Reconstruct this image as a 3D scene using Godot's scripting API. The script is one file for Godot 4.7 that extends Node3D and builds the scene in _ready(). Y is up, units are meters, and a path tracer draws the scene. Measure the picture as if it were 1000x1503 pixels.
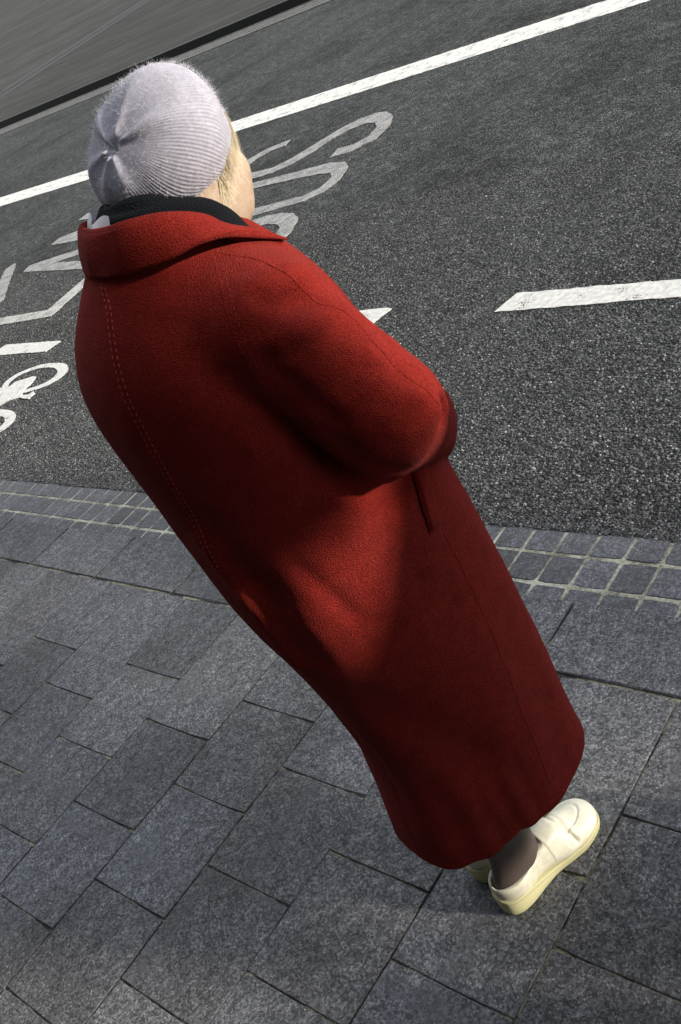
extends Node3D
# A person in a red wool coat waits on a paved kerb, seen from behind and above with a tilted camera.
# World: x along the kerb, -z across the road, y up; the pavement top is y = 0.

const H := 1.6            # eye height of the photographer
const ROAD := -0.055      # road level
const BODY := Vector3(-1.0, 0.0, -0.74)
const TURN := -0.222

var rng := RandomNumberGenerator.new()
var bump_noise := FastNoiseLite.new()
var person: Node3D

# ---------------------------------------------------------------- helpers
func tag(o: Node, label := "", category := "", group := "", kind := "") -> Node:
	if label: o.set_meta("label", label)
	if category: o.set_meta("category", category)
	if group: o.set_meta("group", group)
	if kind: o.set_meta("kind", kind)
	return o

func node(called: String, parent: Node = self) -> Node3D:
	var n := Node3D.new()
	n.name = called
	parent.add_child(n, true)
	return n

func put(called: String, m: Mesh, mat: Material, parent: Node = self) -> MeshInstance3D:
	var o := MeshInstance3D.new()
	o.name = called
	o.mesh = m
	o.material_override = null
	if mat: o.set_surface_override_material(0, mat)
	parent.add_child(o, true)
	return o

# arrays to a mesh; every triangle is turned so that its front agrees with its normals
func amesh(v: PackedVector3Array, n: PackedVector3Array, idx: PackedInt32Array, uv := PackedVector2Array(), col := PackedColorArray()) -> ArrayMesh:
	for t in range(0, idx.size(), 3):
		var a := idx[t]
		var b := idx[t + 1]
		var c := idx[t + 2]
		if (v[c] - v[a]).cross(v[b] - v[a]).dot(n[a] + n[b] + n[c]) < 0.0:
			idx[t + 1] = c
			idx[t + 2] = b
	var arr := []
	arr.resize(Mesh.ARRAY_MAX)
	arr[Mesh.ARRAY_VERTEX] = v
	arr[Mesh.ARRAY_NORMAL] = n
	arr[Mesh.ARRAY_INDEX] = idx
	if uv.size(): arr[Mesh.ARRAY_TEX_UV] = uv
	if col.size(): arr[Mesh.ARRAY_COLOR] = col
	var m := ArrayMesh.new()
	m.add_surface_from_arrays(Mesh.PRIMITIVE_TRIANGLES, arr)
	return m

# flat shaded collector
class Flat:
	var v := PackedVector3Array()
	var n := PackedVector3Array()
	var i := PackedInt32Array()
	func tri(a: Vector3, b: Vector3, c: Vector3, out: Vector3) -> void:
		var nn := (b - a).cross(c - a)
		if nn.length_squared() < 1e-18: return
		nn = nn.normalized()
		if nn.dot(out) < 0.0: nn = -nn
		var k := v.size()
		v.append_array(PackedVector3Array([a, b, c]))
		n.append_array(PackedVector3Array([nn, nn, nn]))
		i.append_array(PackedInt32Array([k, k + 1, k + 2]))
	func quad(a: Vector3, b: Vector3, c: Vector3, d: Vector3, out: Vector3) -> void:
		tri(a, b, c, out)
		tri(a, c, d, out)
	func box(lo: Vector3, hi: Vector3) -> void:
		var p := []
		for k in 8: p.append(Vector3(hi.x if k & 1 else lo.x, hi.y if k & 2 else lo.y, hi.z if k & 4 else lo.z))
		quad(p[0], p[1], p[3], p[2], Vector3(0, 0, -1))
		quad(p[4], p[5], p[7], p[6], Vector3(0, 0, 1))
		quad(p[0], p[2], p[6], p[4], Vector3(-1, 0, 0))
		quad(p[1], p[3], p[7], p[5], Vector3(1, 0, 0))
		quad(p[0], p[1], p[5], p[4], Vector3(0, -1, 0))
		quad(p[2], p[3], p[7], p[6], Vector3(0, 1, 0))

func flat_mesh(f: Flat) -> ArrayMesh:
	return amesh(f.v, f.n, f.i)

# a smooth grid of points, rows by columns
func grid_mesh(p: PackedVector3Array, rows: int, cols: int, wrap_c: bool, uv := PackedVector2Array(), flip := false) -> ArrayMesh:
	var n := PackedVector3Array()
	n.resize(p.size())
	for r in rows:
		for c in cols:
			var c0 := (c - 1 + cols) % cols if wrap_c else maxi(c - 1, 0)
			var c1 := (c + 1) % cols if wrap_c else mini(c + 1, cols - 1)
			var du := p[r * cols + c1] - p[r * cols + c0]
			var r0 := maxi(r - 1, 0)
			var r1 := mini(r + 1, rows - 1)
			var dv := p[r1 * cols + c] - p[r0 * cols + c]
			var nn := du.cross(dv)
			if nn.length_squared() < 1e-20:
				nn = n[maxi(r * cols + c - 1, 0)] if r * cols + c > 0 else Vector3.UP
			n[r * cols + c] = (-nn if flip else nn).normalized()
	var idx := PackedInt32Array()
	for r in rows - 1:
		for c in (cols if wrap_c else cols - 1):
			var a := r * cols + c
			var b := r * cols + (c + 1) % cols
			idx.append_array(PackedInt32Array([a, b, b + cols, a, b + cols, a + cols]))
	return amesh(p, n, idx, uv)

func tube(path: PackedVector3Array, radii: PackedFloat32Array, sides := 8, closed := false) -> ArrayMesh:
	var p := PackedVector3Array()
	var last := Vector3.UP
	var cnt := path.size()
	for k in cnt:
		var a := path[(k - 1 + cnt) % cnt] if closed else path[maxi(k - 1, 0)]
		var b := path[(k + 1) % cnt] if closed else path[mini(k + 1, cnt - 1)]
		var t := (b - a).normalized()
		var s := t.cross(last)
		if s.length() < 0.01: s = t.cross(Vector3.RIGHT)
		s = s.normalized()
		var w := s.cross(t)
		last = w
		for j in sides:
			var g := TAU * j / sides
			p.append(path[k] + (s * cos(g) + w * sin(g)) * radii[mini(k, radii.size() - 1)])
	if closed:
		for j in sides: p.append(p[j])
	var m := grid_mesh(p, cnt + (1 if closed else 0), sides, true)
	return m

func spline(pts: Array, n: int) -> PackedVector3Array:
	var out := PackedVector3Array()
	var m := pts.size() - 1
	for k in n:
		var t := float(k) / (n - 1) * m
		var i := mini(int(t), m - 1)
		var p0: Vector3 = pts[maxi(i - 1, 0)]
		var p1: Vector3 = pts[i]
		var p2: Vector3 = pts[i + 1]
		var p3: Vector3 = pts[mini(i + 2, m)]
		out.append(p1.cubic_interpolate(p2, p0, p3, t - i))
	return out

func lin(r: float, g: float, b: float) -> Color:
	return Color(r, g, b).linear_to_srgb()

# ---------------------------------------------------------------- textures
func noise_bytes(size: int, freq: float, seed_: int, type := FastNoiseLite.TYPE_SIMPLEX_SMOOTH, octaves := 1, cell_ret := -1) -> PackedByteArray:
	var n := FastNoiseLite.new()
	n.seed = seed_
	n.noise_type = type
	n.frequency = freq
	n.fractal_type = FastNoiseLite.FRACTAL_FBM if octaves > 1 else FastNoiseLite.FRACTAL_NONE
	n.fractal_octaves = octaves
	if cell_ret >= 0:
		n.cellular_return_type = cell_ret as FastNoiseLite.CellularReturnType
		n.cellular_jitter = 0.9
	var im := n.get_seamless_image(size, size, false, false, 0.12)
	im.convert(Image.FORMAT_L8)
	return im.get_data()

func grey_tex(b: PackedByteArray, size: int) -> ImageTexture:
	return ImageTexture.create_from_image(Image.create_from_data(size, size, false, Image.FORMAT_L8, b))

func rgb_tex(b: PackedByteArray, size: int) -> ImageTexture:
	return ImageTexture.create_from_image(Image.create_from_data(size, size, false, Image.FORMAT_RGB8, b))

# colours along a ramp picked by a byte
func ramp_lut(stops: Array) -> PackedByteArray:
	var out := PackedByteArray()
	for k in 256:
		var x := k / 255.0
		var c: Color = stops[0][1]
		for s in stops.size() - 1:
			if x >= stops[s][0]:
				var f := clampf((x - stops[s][0]) / (stops[s + 1][0] - stops[s][0]), 0, 1)
				c = (stops[s][1] as Color).lerp(stops[s + 1][1], f)
		c = c.linear_to_srgb()
		out.append_array(PackedByteArray([int(c.r * 255), int(c.g * 255), int(c.b * 255)]))
	return out

func mixed_rgb(size: int, layers: Array, weights: Array, stops: Array, contrast := 1.0) -> ImageTexture:
	var lut := ramp_lut(stops)
	var out := PackedByteArray()
	out.resize(size * size * 3)
	var a: PackedByteArray = layers[0]
	var b: PackedByteArray = layers[1]
	var c: PackedByteArray = layers[2]
	var wa: float = weights[0] * contrast
	var wb: float = weights[1] * contrast
	var wc: float = weights[2] * contrast
	for k in size * size:
		var x := clampi(int(127.5 + (a[k] - 127.5) * wa + (b[k] - 127.5) * wb + (c[k] - 127.5) * wc), 0, 255) * 3
		var q := k * 3
		out[q] = lut[x]
		out[q + 1] = lut[x + 1]
		out[q + 2] = lut[x + 2]
	return rgb_tex(out, size)

func world_mat(tex: Texture2D, scale: float, rough: float, tint := Color.WHITE, height: Texture2D = null, hscale := 0.1) -> StandardMaterial3D:
	var m := StandardMaterial3D.new()
	m.albedo_color = tint
	m.albedo_texture = tex
	m.roughness = rough
	m.uv1_triplanar = true
	m.uv1_world_triplanar = true
	m.uv1_scale = Vector3.ONE * scale
	if height:
		m.heightmap_enabled = true
		m.heightmap_texture = height
		m.heightmap_scale = hscale
	return m

func stained(m: StandardMaterial3D, tex: Texture2D, scale: float) -> void:
	m.detail_enabled = true
	m.detail_albedo = tex
	m.detail_blend_mode = BaseMaterial3D.BLEND_MODE_MUL
	m.detail_uv_layer = BaseMaterial3D.DETAIL_UV_2
	m.uv2_triplanar = true
	m.uv2_world_triplanar = true
	m.uv2_scale = Vector3.ONE * scale

func plain(c: Color, rough := 0.8) -> StandardMaterial3D:
	var m := StandardMaterial3D.new()
	m.albedo_color = c
	m.roughness = rough
	return m

# ---------------------------------------------------------------- surface nets
func nets(fn: Callable, lo: Vector3, hi: Vector3, c: float, V: PackedVector3Array, N: PackedVector3Array, I: PackedInt32Array, lip := 1.2) -> void:
	var B := 5
	var nx := (int((hi.x - lo.x) / c) / B + 1) * B
	var ny := (int((hi.y - lo.y) / c) / B + 1) * B
	var nz := (int((hi.z - lo.z) / c) / B + 1) * B
	var val := PackedFloat32Array()
	val.resize(nx * ny * nz)
	var live := []
	var reach := (0.5 * B + 1.0) * c * 1.75 * lip
	var sx := 1
	var sy := nx
	var sz := nx * ny
	for bz in nz / B:
		for by in ny / B:
			for bx in nx / B:
				var ctr := lo + Vector3(bx * B + 0.5 * (B - 1), by * B + 0.5 * (B - 1), bz * B + 0.5 * (B - 1)) * c
				var d: float = fn.call(ctr)
				var base := bx * B + by * B * sy + bz * B * sz
				if absf(d) > reach:
					for k in B:
						for j in B:
							var q := base + j * sy + k * sz
							for i in B: val[q + i] = d
				else:
					live.append(Vector3i(bx * B, by * B, bz * B))
					for k in B:
						for j in B:
							var q := base + j * sy + k * sz
							var py := lo.y + (by * B + j) * c
							var pz := lo.z + (bz * B + k) * c
							for i in B: val[q + i] = fn.call(Vector3(lo.x + (bx * B + i) * c, py, pz))
	var vid := {}
	var first := V.size()
	var first_i := I.size()
	var off := [0, 1, sy, sy + 1, sz, sz + 1, sz + sy, sz + sy + 1]
	var ea := [0, 2, 4, 6, 0, 1, 4, 5, 0, 1, 2, 3]
	var eb := [1, 3, 5, 7, 2, 3, 6, 7, 4, 5, 6, 7]
	var cells := PackedInt32Array()
	for L in live:
		for k in B:
			var z: int = L.z + k
			if z >= nz - 1: continue
			for j in B:
				var y: int = L.y + j
				if y >= ny - 1: continue
				for i in B:
					var x: int = L.x + i
					if x >= nx - 1: continue
					var q := x + y * sy + z * sz
					var s0 := val[q] < 0.0
					if s0 == (val[q + 1] < 0.0) and s0 == (val[q + sy] < 0.0) and s0 == (val[q + sy + 1] < 0.0) and s0 == (val[q + sz] < 0.0) and s0 == (val[q + sz + 1] < 0.0) and s0 == (val[q + sz + sy] < 0.0) and s0 == (val[q + sz + sy + 1] < 0.0):
						continue
					var sum := Vector3.ZERO
					var cnt := 0
					for e in 12:
						var a: int = ea[e]
						var b: int = eb[e]
						var va := val[q + off[a]]
						var vb := val[q + off[b]]
						if (va < 0.0) != (vb < 0.0):
							var t := va / (va - vb)
							var pa := Vector3(a & 1, (a >> 1) & 1, a >> 2)
							var pb := Vector3(b & 1, (b >> 1) & 1, b >> 2)
							sum += pa.lerp(pb, t)
							cnt += 1
					vid[q] = V.size()
					cells.append(q)
					V.append(lo + (Vector3(x, y, z) + sum / cnt) * c)
	for q in cells:
		var s0 := val[q] < 0.0
		# edges leaving the low corner of the cell
		for ax in 3:
			var st: int = [sx, sy, sz][ax]
			if s0 == (val[q + st] < 0.0): continue
			var u: int = [sy, sz, sx][ax]
			var w: int = [sz, sx, sy][ax]
			if vid.has(q - u) and vid.has(q - w) and vid.has(q - u - w):
				var a: int = vid[q]
				var b: int = vid[q - u]
				var cc: int = vid[q - u - w]
				var d: int = vid[q - w]
				I.append_array(PackedInt32Array([a, b, cc, a, cc, d]))
	var e := c * 0.35
	for k in range(first, V.size()):
		var p := V[k]
		var g := Vector3.ZERO
		var d: float = fn.call(p)
		g = Vector3(fn.call(p + Vector3(e, 0, 0)) - d, fn.call(p + Vector3(0, e, 0)) - d, fn.call(p + Vector3(0, 0, e)) - d) / e
		var l := g.length_squared()
		if l > 1e-6: p -= g * clampf(d / l, -c * 0.6, c * 0.6)
		V[k] = p
		N.append(g.normalized() if g.length_squared() > 1e-9 else Vector3.UP)
	# lean the normals towards the faces round each vertex, so that both agree in tight folds
	var acc := PackedVector3Array()
	acc.resize(V.size() - first)
	for t in range(first_i, I.size(), 3):
		var a := I[t]
		var b := I[t + 1]
		var d := I[t + 2]
		var nn := (V[b] - V[a]).cross(V[d] - V[a])
		if nn.dot(N[a] + N[b] + N[d]) < 0.0: nn = -nn
		acc[a - first] += nn
		acc[b - first] += nn
		acc[d - first] += nn
	for k in acc.size():
		var m := acc[k].normalized()
		var w := 1.0 - smoothstep(.3, .85, m.dot(N[first + k]))
		N[first + k] = N[first + k].lerp(m, .35 + .65 * w).normalized()

func smin(a: float, b: float, k: float) -> float:
	var h := clampf(0.5 + 0.5 * (b - a) / k, 0.0, 1.0)
	return lerpf(b, a, h) - k * h * (1.0 - h)

func cone(p: Vector3, a: Vector3, b: Vector3, ra: float, rb: float) -> float:
	var ab := b - a
	var t := clampf((p - a).dot(ab) / ab.length_squared(), 0.0, 1.0)
	return (p - a - ab * t).length() - lerpf(ra, rb, t)

func ell(p: Vector3, c: Vector3, r: Vector3) -> float:
	var q := (p - c) / r
	var k := q.length()
	return (k - 1.0) * minf(r.x, minf(r.y, r.z)) if k > 0.3 else -0.7 * minf(r.x, minf(r.y, r.z))

# ---------------------------------------------------------------- the coat (own axes: x to the person's right, y up, +z behind)
var T_a := PackedFloat32Array()
var T_b := PackedFloat32Array()
var T_c := PackedFloat32Array()
var T_k := PackedFloat32Array()
var folds := []
var fold_bins := []
const U0 := 0.05
const DU := 0.005
const SR := Vector3(.130, 1.213, .01)
const ER := Vector3(.192, 1.065, -.04)
const WR := Vector3(.05, .94, -.155)
const SL := Vector3(-.130, 1.213, .01)
const EL := Vector3(-.18, 1.03, .01)
var sleeve_folds := [
	[Vector3(.252, 1.045, -.080), Vector3(.238, 1.100, -.030), .013, -.007], [Vector3(.262, 1.060, -.070), Vector3(.262, 1.110, -.035), .015, .005],
	[Vector3(.248, 1.025, -.085), Vector3(.240, 1.000, -.020), .014, -.006], [Vector3(.190, 1.205, .060), Vector3(.225, 1.110, .035), .016, -.006],
	[Vector3(.205, 1.195, .050), Vector3(.238, 1.100, .020), .015, .004], [Vector3(.205, 1.100, .055), Vector3(.235, 1.015, .000), .016, -.006], [Vector3(.180, 1.270, .030), Vector3(.215, 1.225, -.030), .013, -.005]]
const WL := Vector3(-.06, .90, -.16)

func bake_coat() -> void:
	var rows := [[.05, -.172, .220, .148], [.15, -.168, .215, .150], [.24, -.164, .211, .152], [.35, -.155, .206, .156], [.45, -.146, .207, .160], [.55, -.153, .203, .166], [.65, -.166, .201, .171],
		[.75, -.184, .194, .174], [.85, -.193, .184, .175], [.95, -.197, .174, .176], [1.05, -.202, .166, .178], [1.12, -.207, .158, .178], [1.18, -.208, .143, .176], [1.22, -.204, .130, .168],
		[1.26, -.189, .112, .150], [1.30, -.163, .088, .118], [1.34, -.122, .06, .085], [1.38, -.09, .035, .06]]
	var n := int((1.38 - U0) / DU) + 1
	var raw := [PackedFloat32Array(), PackedFloat32Array(), PackedFloat32Array()]
	for i in n:
		var u := U0 + DU * i
		var k := 0
		while k < rows.size() - 2 and rows[k + 1][0] < u: k += 1
		var t := clampf((u - rows[k][0]) / (rows[k + 1][0] - rows[k][0]), 0, 1)
		for j in 3: raw[j].append(lerpf(rows[k][j + 1], rows[k + 1][j + 1], t))
	var sm := [PackedFloat32Array(), PackedFloat32Array(), PackedFloat32Array()]
	for j in 3:
		for i in n:
			var s := 0.0
			var w := 0.0
			for o in range(-12, 13):
				var g := exp(-pow(o / 6.0, 2))
				s += raw[j][clampi(i + o, 0, n - 1)] * g
				w += g
			sm[j].append(s / w)
	for i in n:
		var a: float = sm[2][i]
		var w: float = (sm[1][i] - sm[0][i]) / 2
		var c: float = (sm[1][i] + sm[0][i]) / 2
		T_a.append(a)
		T_b.append(sqrt(maxf(w * w - 0.1627 * a * a, 1e-4)) / 0.9151)
		T_c.append(-(c + 0.004) / 0.9151)
	for i in n:
		var i0 := maxi(i - 2, 0)
		var i1 := mini(i + 2, n - 1)
		var sl := (T_a[i1] - T_a[i0]) / ((i1 - i0) * DU)
		T_k.append(1.0 / sqrt(1.0 + sl * sl))
	# folds of the cloth: angle from the back, height, angle, height, width, depth (minus is a valley)
	folds = [[1.36, 1.14, 1.48, 1.05, .030, -.016], [1.48, 1.05, 1.75, .97, .035, -.014], [1.15, 1.12, 1.33, .96, .045, .007],
		[.42, 1.02, .46, .92, .030, -.008], [.46, .92, .47, .80, .028, -.009], [.22, 1.0, .30, .90, .016, .007], [.30, .90, .27, .76, .015, .007],
		[.85, .93, .95, .84, .013, -.004], [.70, .645, 1.17, .42, .035, -.007], [.55, .60, .95, .36, .05, .005], [1.12, 1.25, 1.24, 1.20, .025, -.005], [1.24, 1.20, 1.36, 1.06, .026, -.011],
		[1.40, 1.25, 1.37, 1.14, .02, .005], [.05, .70, .12, .40, .04, -.006], [-.3, .75, -.25, .35, .04, -.006], [.38, .55, .46, .26, .045, .006], [1.0, .45, 1.05, .24, .05, -.005],
		[1.55, .62, 1.6, .24, .06, .006], [.75, .33, .72, .24, .03, -.004], [-1.3, 1.1, -1.55, .95, .03, -.012], [-.8, .9, -.75, .5, .05, -.006], [2.1, .8, 2.0, .3, .05, -.005], [-2.1, .8, -2.0, .3, .05, -.005],
		[.92, .40, .97, .22, .014, -.003], [1.12, .36, 1.20, .22, .013, -.003], [.66, .38, .62, .22, .016, -.003], [1.38, .40, 1.45, .22, .016, -.003], [.80, .42, .84, .22, .02, .003], [1.3, .40, 1.3, .22, .02, .003],
		[.62, 1.18, .80, 1.02, .05, -.004], [.55, .84, .75, .70, .04, .004], [1.45, .90, 1.62, .74, .03, -.004]]

	for i in n:
		var u := U0 + DU * i
		var list := PackedFloat32Array()
		for f in folds:
			var m: float = f[4] * 3.2
			if u < minf(f[1], f[3]) - m or u > maxf(f[1], f[3]) + m: continue
			var du: float = f[3] - f[1]
			var da: float = (f[2] - f[0]) * .18
			list.append_array(PackedFloat32Array([f[0], f[1], du, da, 1.0 / (du * du + da * da), 1.0 / (f[4] * f[4]), f[5]]))
		fold_bins.append(list)

func sleeve(p: Vector3, s: Vector3, e: Vector3, w: Vector3) -> float:
	var d := smin(cone(p, s, e, .080, .075), cone(p, e, w, .075, .068), .012)
	if absf(d) < 0.05:
		d += bump_noise.get_noise_3d(p.x * 11.0, p.y * 11.0, p.z * 11.0) * 0.005
	return d

func coat(p: Vector3) -> float:
	var fi := clampf((p.y - U0) / DU, 0.0, T_a.size() - 1.01)
	var i := int(fi)
	var t := fi - i
	var a := lerpf(T_a[i], T_a[i + 1], t)
	var b := lerpf(T_b[i], T_b[i + 1], t)
	var x := p.x + .01
	var z := p.z - lerpf(T_c[i], T_c[i + 1], t)
	var rad := sqrt(x * x + z * z)
	var s := pow(pow(absf(x / a), 2.3) + pow(absf(z / b), 2.3), 1.0 / 2.3)
	var d := -0.1
	if s > 0.15:
		d = rad * (1.0 - 1.0 / s)
		if absf(d) < 0.055:
			var an := atan2(x, z)
			var list: PackedFloat32Array = fold_bins[i]
			for q in range(0, list.size(), 7):
				var pa := (an - list[q]) * .18
				var pu := p.y - list[q + 1]
				var h := clampf((pu * list[q + 2] + pa * list[q + 3]) * list[q + 4], 0.0, 1.0)
				pu -= list[q + 2] * h
				pa -= list[q + 3] * h
				var e := (pu * pu * .5 + pa * pa) * list[q + 5]
				if e < 5.0: d -= list[q + 6] * exp(-e)
			d -= bump_noise.get_noise_3d(p.x * 6.0, p.y * 3.5, p.z * 6.0) * 0.004
	d *= T_k[i]
	if p.y > 0.75:
		var k := lerpf(.005, .055, smoothstep(1.15, 1.28, p.y))
		d = smin(d, sleeve(p, SR, ER, WR), k)
		d = smin(d, sleeve(p, SL, EL, WL), k)
		for q in sleeve_folds:
			if absf(d) > .05: break
			var l: float = cone(p, q[0], q[1], 0.0, 0.0) / q[2]
			if l < 2.2: d -= q[3] * exp(-l * l)
		# pinched fold inside the elbow
		d += .030 * exp(-((p - Vector3(.250, 1.046, -.086)) / Vector3(.018, .017, .010)).length_squared())
		d += .010 * exp(-((p - Vector3(.200, 1.248, -.0)) / Vector3(.03, .012, .05)).length_squared())
		d -= .006 * exp(-((p - Vector3(.215, 1.222, -.0)) / Vector3(.03, .014, .06)).length_squared())
	return maxf(d, p.y - 1.345)

func hem_at(p: Vector3) -> float:
	var an := atan2(p.x + .01, p.z)
	return .243 + .04 * clampf(-p.z + .02, 0.0, .2) + .016 * exp(-pow((p.z - .05) / .07, 2)) + .0012 * sin(an * 5.0) + .0008 * sin(an * 11.0 + 1.0)

# the cloth ends at the hem: what reaches below is cut off along it
func cut_hem(V: PackedVector3Array, I: PackedInt32Array) -> PackedInt32Array:
	var out := PackedInt32Array()
	var low := PackedByteArray()
	for v in V: low.append(1 if v.y < hem_at(v) else 0)
	for t in range(0, I.size(), 3):
		if low[I[t]] + low[I[t + 1]] + low[I[t + 2]] < 3: out.append_array(PackedInt32Array([I[t], I[t + 1], I[t + 2]]))
	for k in V.size():
		if low[k] == 1: V[k] = Vector3(V[k].x, hem_at(V[k]), V[k].z)
	return out

func make_hem(parent: Node, wool: Material) -> void:
	# the folded edge and the inside of the skirt
	var n := 200
	var rows := PackedVector3Array()
	var prof := [[.016, .0006], [.008, .0016], [.002, .0014], [-.0006, .0], [.0002, -.003], [.004, -.0050], [.05, -.0065], [.13, -.008]]
	for q in prof:
		for k in n:
			var an := TAU * k / n
			var dir := Vector3(sin(an), 0, cos(an))
			var y0 := hem_at(Vector3(-.01, 0, .02) + dir * .17)
			var y: float = y0 + q[0]
			var lo := .08
			var hi := .26
			for it in 12:
				var m := (lo + hi) / 2
				if coat(Vector3(-.01, y, -.01) + dir * m) < 0.0: lo = m
				else: hi = m
			rows.append(Vector3(-.01, y, -.01) + dir * (lo + q[1]))
	put("hem", grid_mesh(rows, prof.size(), n, true), wool, parent)

func stick(p: Vector3, lift := 0.0) -> Array:
	# nearest place on the coat and the way out of it
	var g := Vector3.UP
	for it in 4:
		var d := coat(p)
		var e := .004
		g = Vector3(coat(p + Vector3(e, 0, 0)) - d, coat(p + Vector3(0, e, 0)) - d, coat(p + Vector3(0, 0, e)) - d) / e
		if g.length_squared() < 1e-6: break
		p -= g * clampf(d / g.length_squared(), -.02, .02)
	g = g.normalized()
	return [p + g * lift, g]

# ---------------------------------------------------------------- the person
func lp(r: float, u: float, f: float) -> Vector3:
	return Vector3(r, u, -f)

const HEAD := Vector3(-.014, 1.398, -.044)
var head_turn := Basis()

func head(p: Vector3) -> float:
	var q := head_turn.transposed() * (p - HEAD)
	q.z = -q.z   # now +z is the way the face looks
	var m := Vector3(absf(q.x), q.y, q.z)
	var d := ell(q, Vector3(0, .02, -.008), Vector3(.071, .090, .084))
	d = smin(d, ell(q, Vector3(0, -.045, .026), Vector3(.053, .062, .060)), .03)
	d = smin(d, ell(m, Vector3(.040, -.028, .052), Vector3(.026, .026, .026)), .02)   # cheek
	d = smin(d, ell(m, Vector3(.046, -.062, .022), Vector3(.020, .028, .030)), .025)  # jowl
	d = smin(d, ell(q, Vector3(0, -.092, .064), Vector3(.022, .018, .018)), .02)      # chin
	d = smin(d, ell(m, Vector3(.026, .028, .070), Vector3(.024, .010, .014)), .014)   # brow
	d = smin(d, cone(q, Vector3(0, .015, .080), Vector3(0, -.022, .100), .007, .011), .008) # nose
	d = smin(d, ell(m, Vector3(.009, -.026, .090), Vector3(.007, .006, .009)), .006)  # nostril wing
	d = smin(d, ell(q, Vector3(0, -.052, .082), Vector3(.022, .006, .010)), .006)     # upper lip
	d = smin(d, ell(q, Vector3(0, -.063, .080), Vector3(.019, .006, .010)), .006)     # lower lip
	d = maxf(d, -ell(q, Vector3(0, -.0575, .094), Vector3(.022, .0016, .010)))        # mouth
	d = maxf(d, -ell(m, Vector3(.031, .010, .088), Vector3(.015, .009, .012)))        # eye socket
	d = minf(d, ell(m, Vector3(.031, .010, .071), Vector3(.0125, .0115, .0125)))      # eye
	d = smin(d, ell(m, Vector3(.070, .016, -.016), Vector3(.007, .022, .014)), .006) # ear
	d = smin(d, cone(q, Vector3(0, -.05, -.02), Vector3(0, -.20, -.055), .052, .060), .03)
	return maxf(d, (p - HAT_C).dot(-hat_a) - .045)   # the crown of the head fills the beret only part of the way

func trunk(p: Vector3) -> float:
	var d := cone(p, lp(0, 1.24, -.03), lp(0, .95, .0), .10, .10)
	d = smin(d, cone(p, lp(0, 1.29, -.03), lp(0, 1.2, -.03), .055, .07), .04)
	d = smin(d, cone(p, lp(0, .90, .0), lp(0, .78, .0), .11, .115), .05)
	for s in [-1.0, 1.0]:
		var e := ER if s > 0 else EL
		var w := WR if s > 0 else WL
		d = smin(d, cone(p, Vector3(s * .12, 1.2, .01), e, .045, .038), .03)
		d = smin(d, cone(p, e, w, .038, .028), .02)
		d = smin(d, cone(p, lp(s * .055, .80, 0), lp(s * .05, .44, .0), .060, .036), .03)
		d = smin(d, cone(p, lp(s * .05, .44, 0), lp(.033 if s > 0 else -.056, .09, -.03), .036, .018), .02)
		d = smin(d, cone(p, lp(.033 if s > 0 else -.056, .075, -.030), lp(.033 if s > 0 else -.05, .042, .05), .018, .015), .02)
	return d

var finger_chains := []
func hand(p: Vector3) -> float:
	var d := 1.0
	for s in finger_chains:
		d = smin(d, cone(p, s[0], s[1], s[2], s[3]), s[4])
	return d

func make_hands() -> void:
	# the hands meet in front of the coat: the right one folded over the left
	for s in [1.0, -1.0]:
		var w := lp(.035, .925, .205) if s > 0 else lp(-.065, .895, .205)
		var dir := lp(-.96, -.22, .10).normalized() if s > 0 else lp(.93, .10, .12).normalized()
		var up := Vector3(0, 1, 0)
		var out := lp(0, 0, -1)      # the palms rest against the coat
		if s < 0: w += lp(.0, .0, -.004)
		finger_chains.append([w, w + dir * .06, .026, .028, .01])
		var palm := w + dir * .055
		for k in 4:
			var o := (k - 1.5) * .017
			var a := palm + up * -o + dir * .01
			var l: float = [.036, .041, .038, .030][k]
			var b: Vector3 = a + (dir * .96 + out * .18).normalized() * l
			var c: Vector3 = b + (dir * .75 + out * .60).normalized() * l * .75
			finger_chains.append([a, b, .0095, .009, .006])
			finger_chains.append([b, c, .009, .0075, .002])
		var t0 := w + dir * .02 + up * .02
		var t1 := t0 + (dir * .7 + up * .6).normalized() * .038
		finger_chains.append([t0, t1, .011, .0095, .008])
		finger_chains.append([t1, t1 + dir * .028, .0095, .008, .003])

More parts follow.
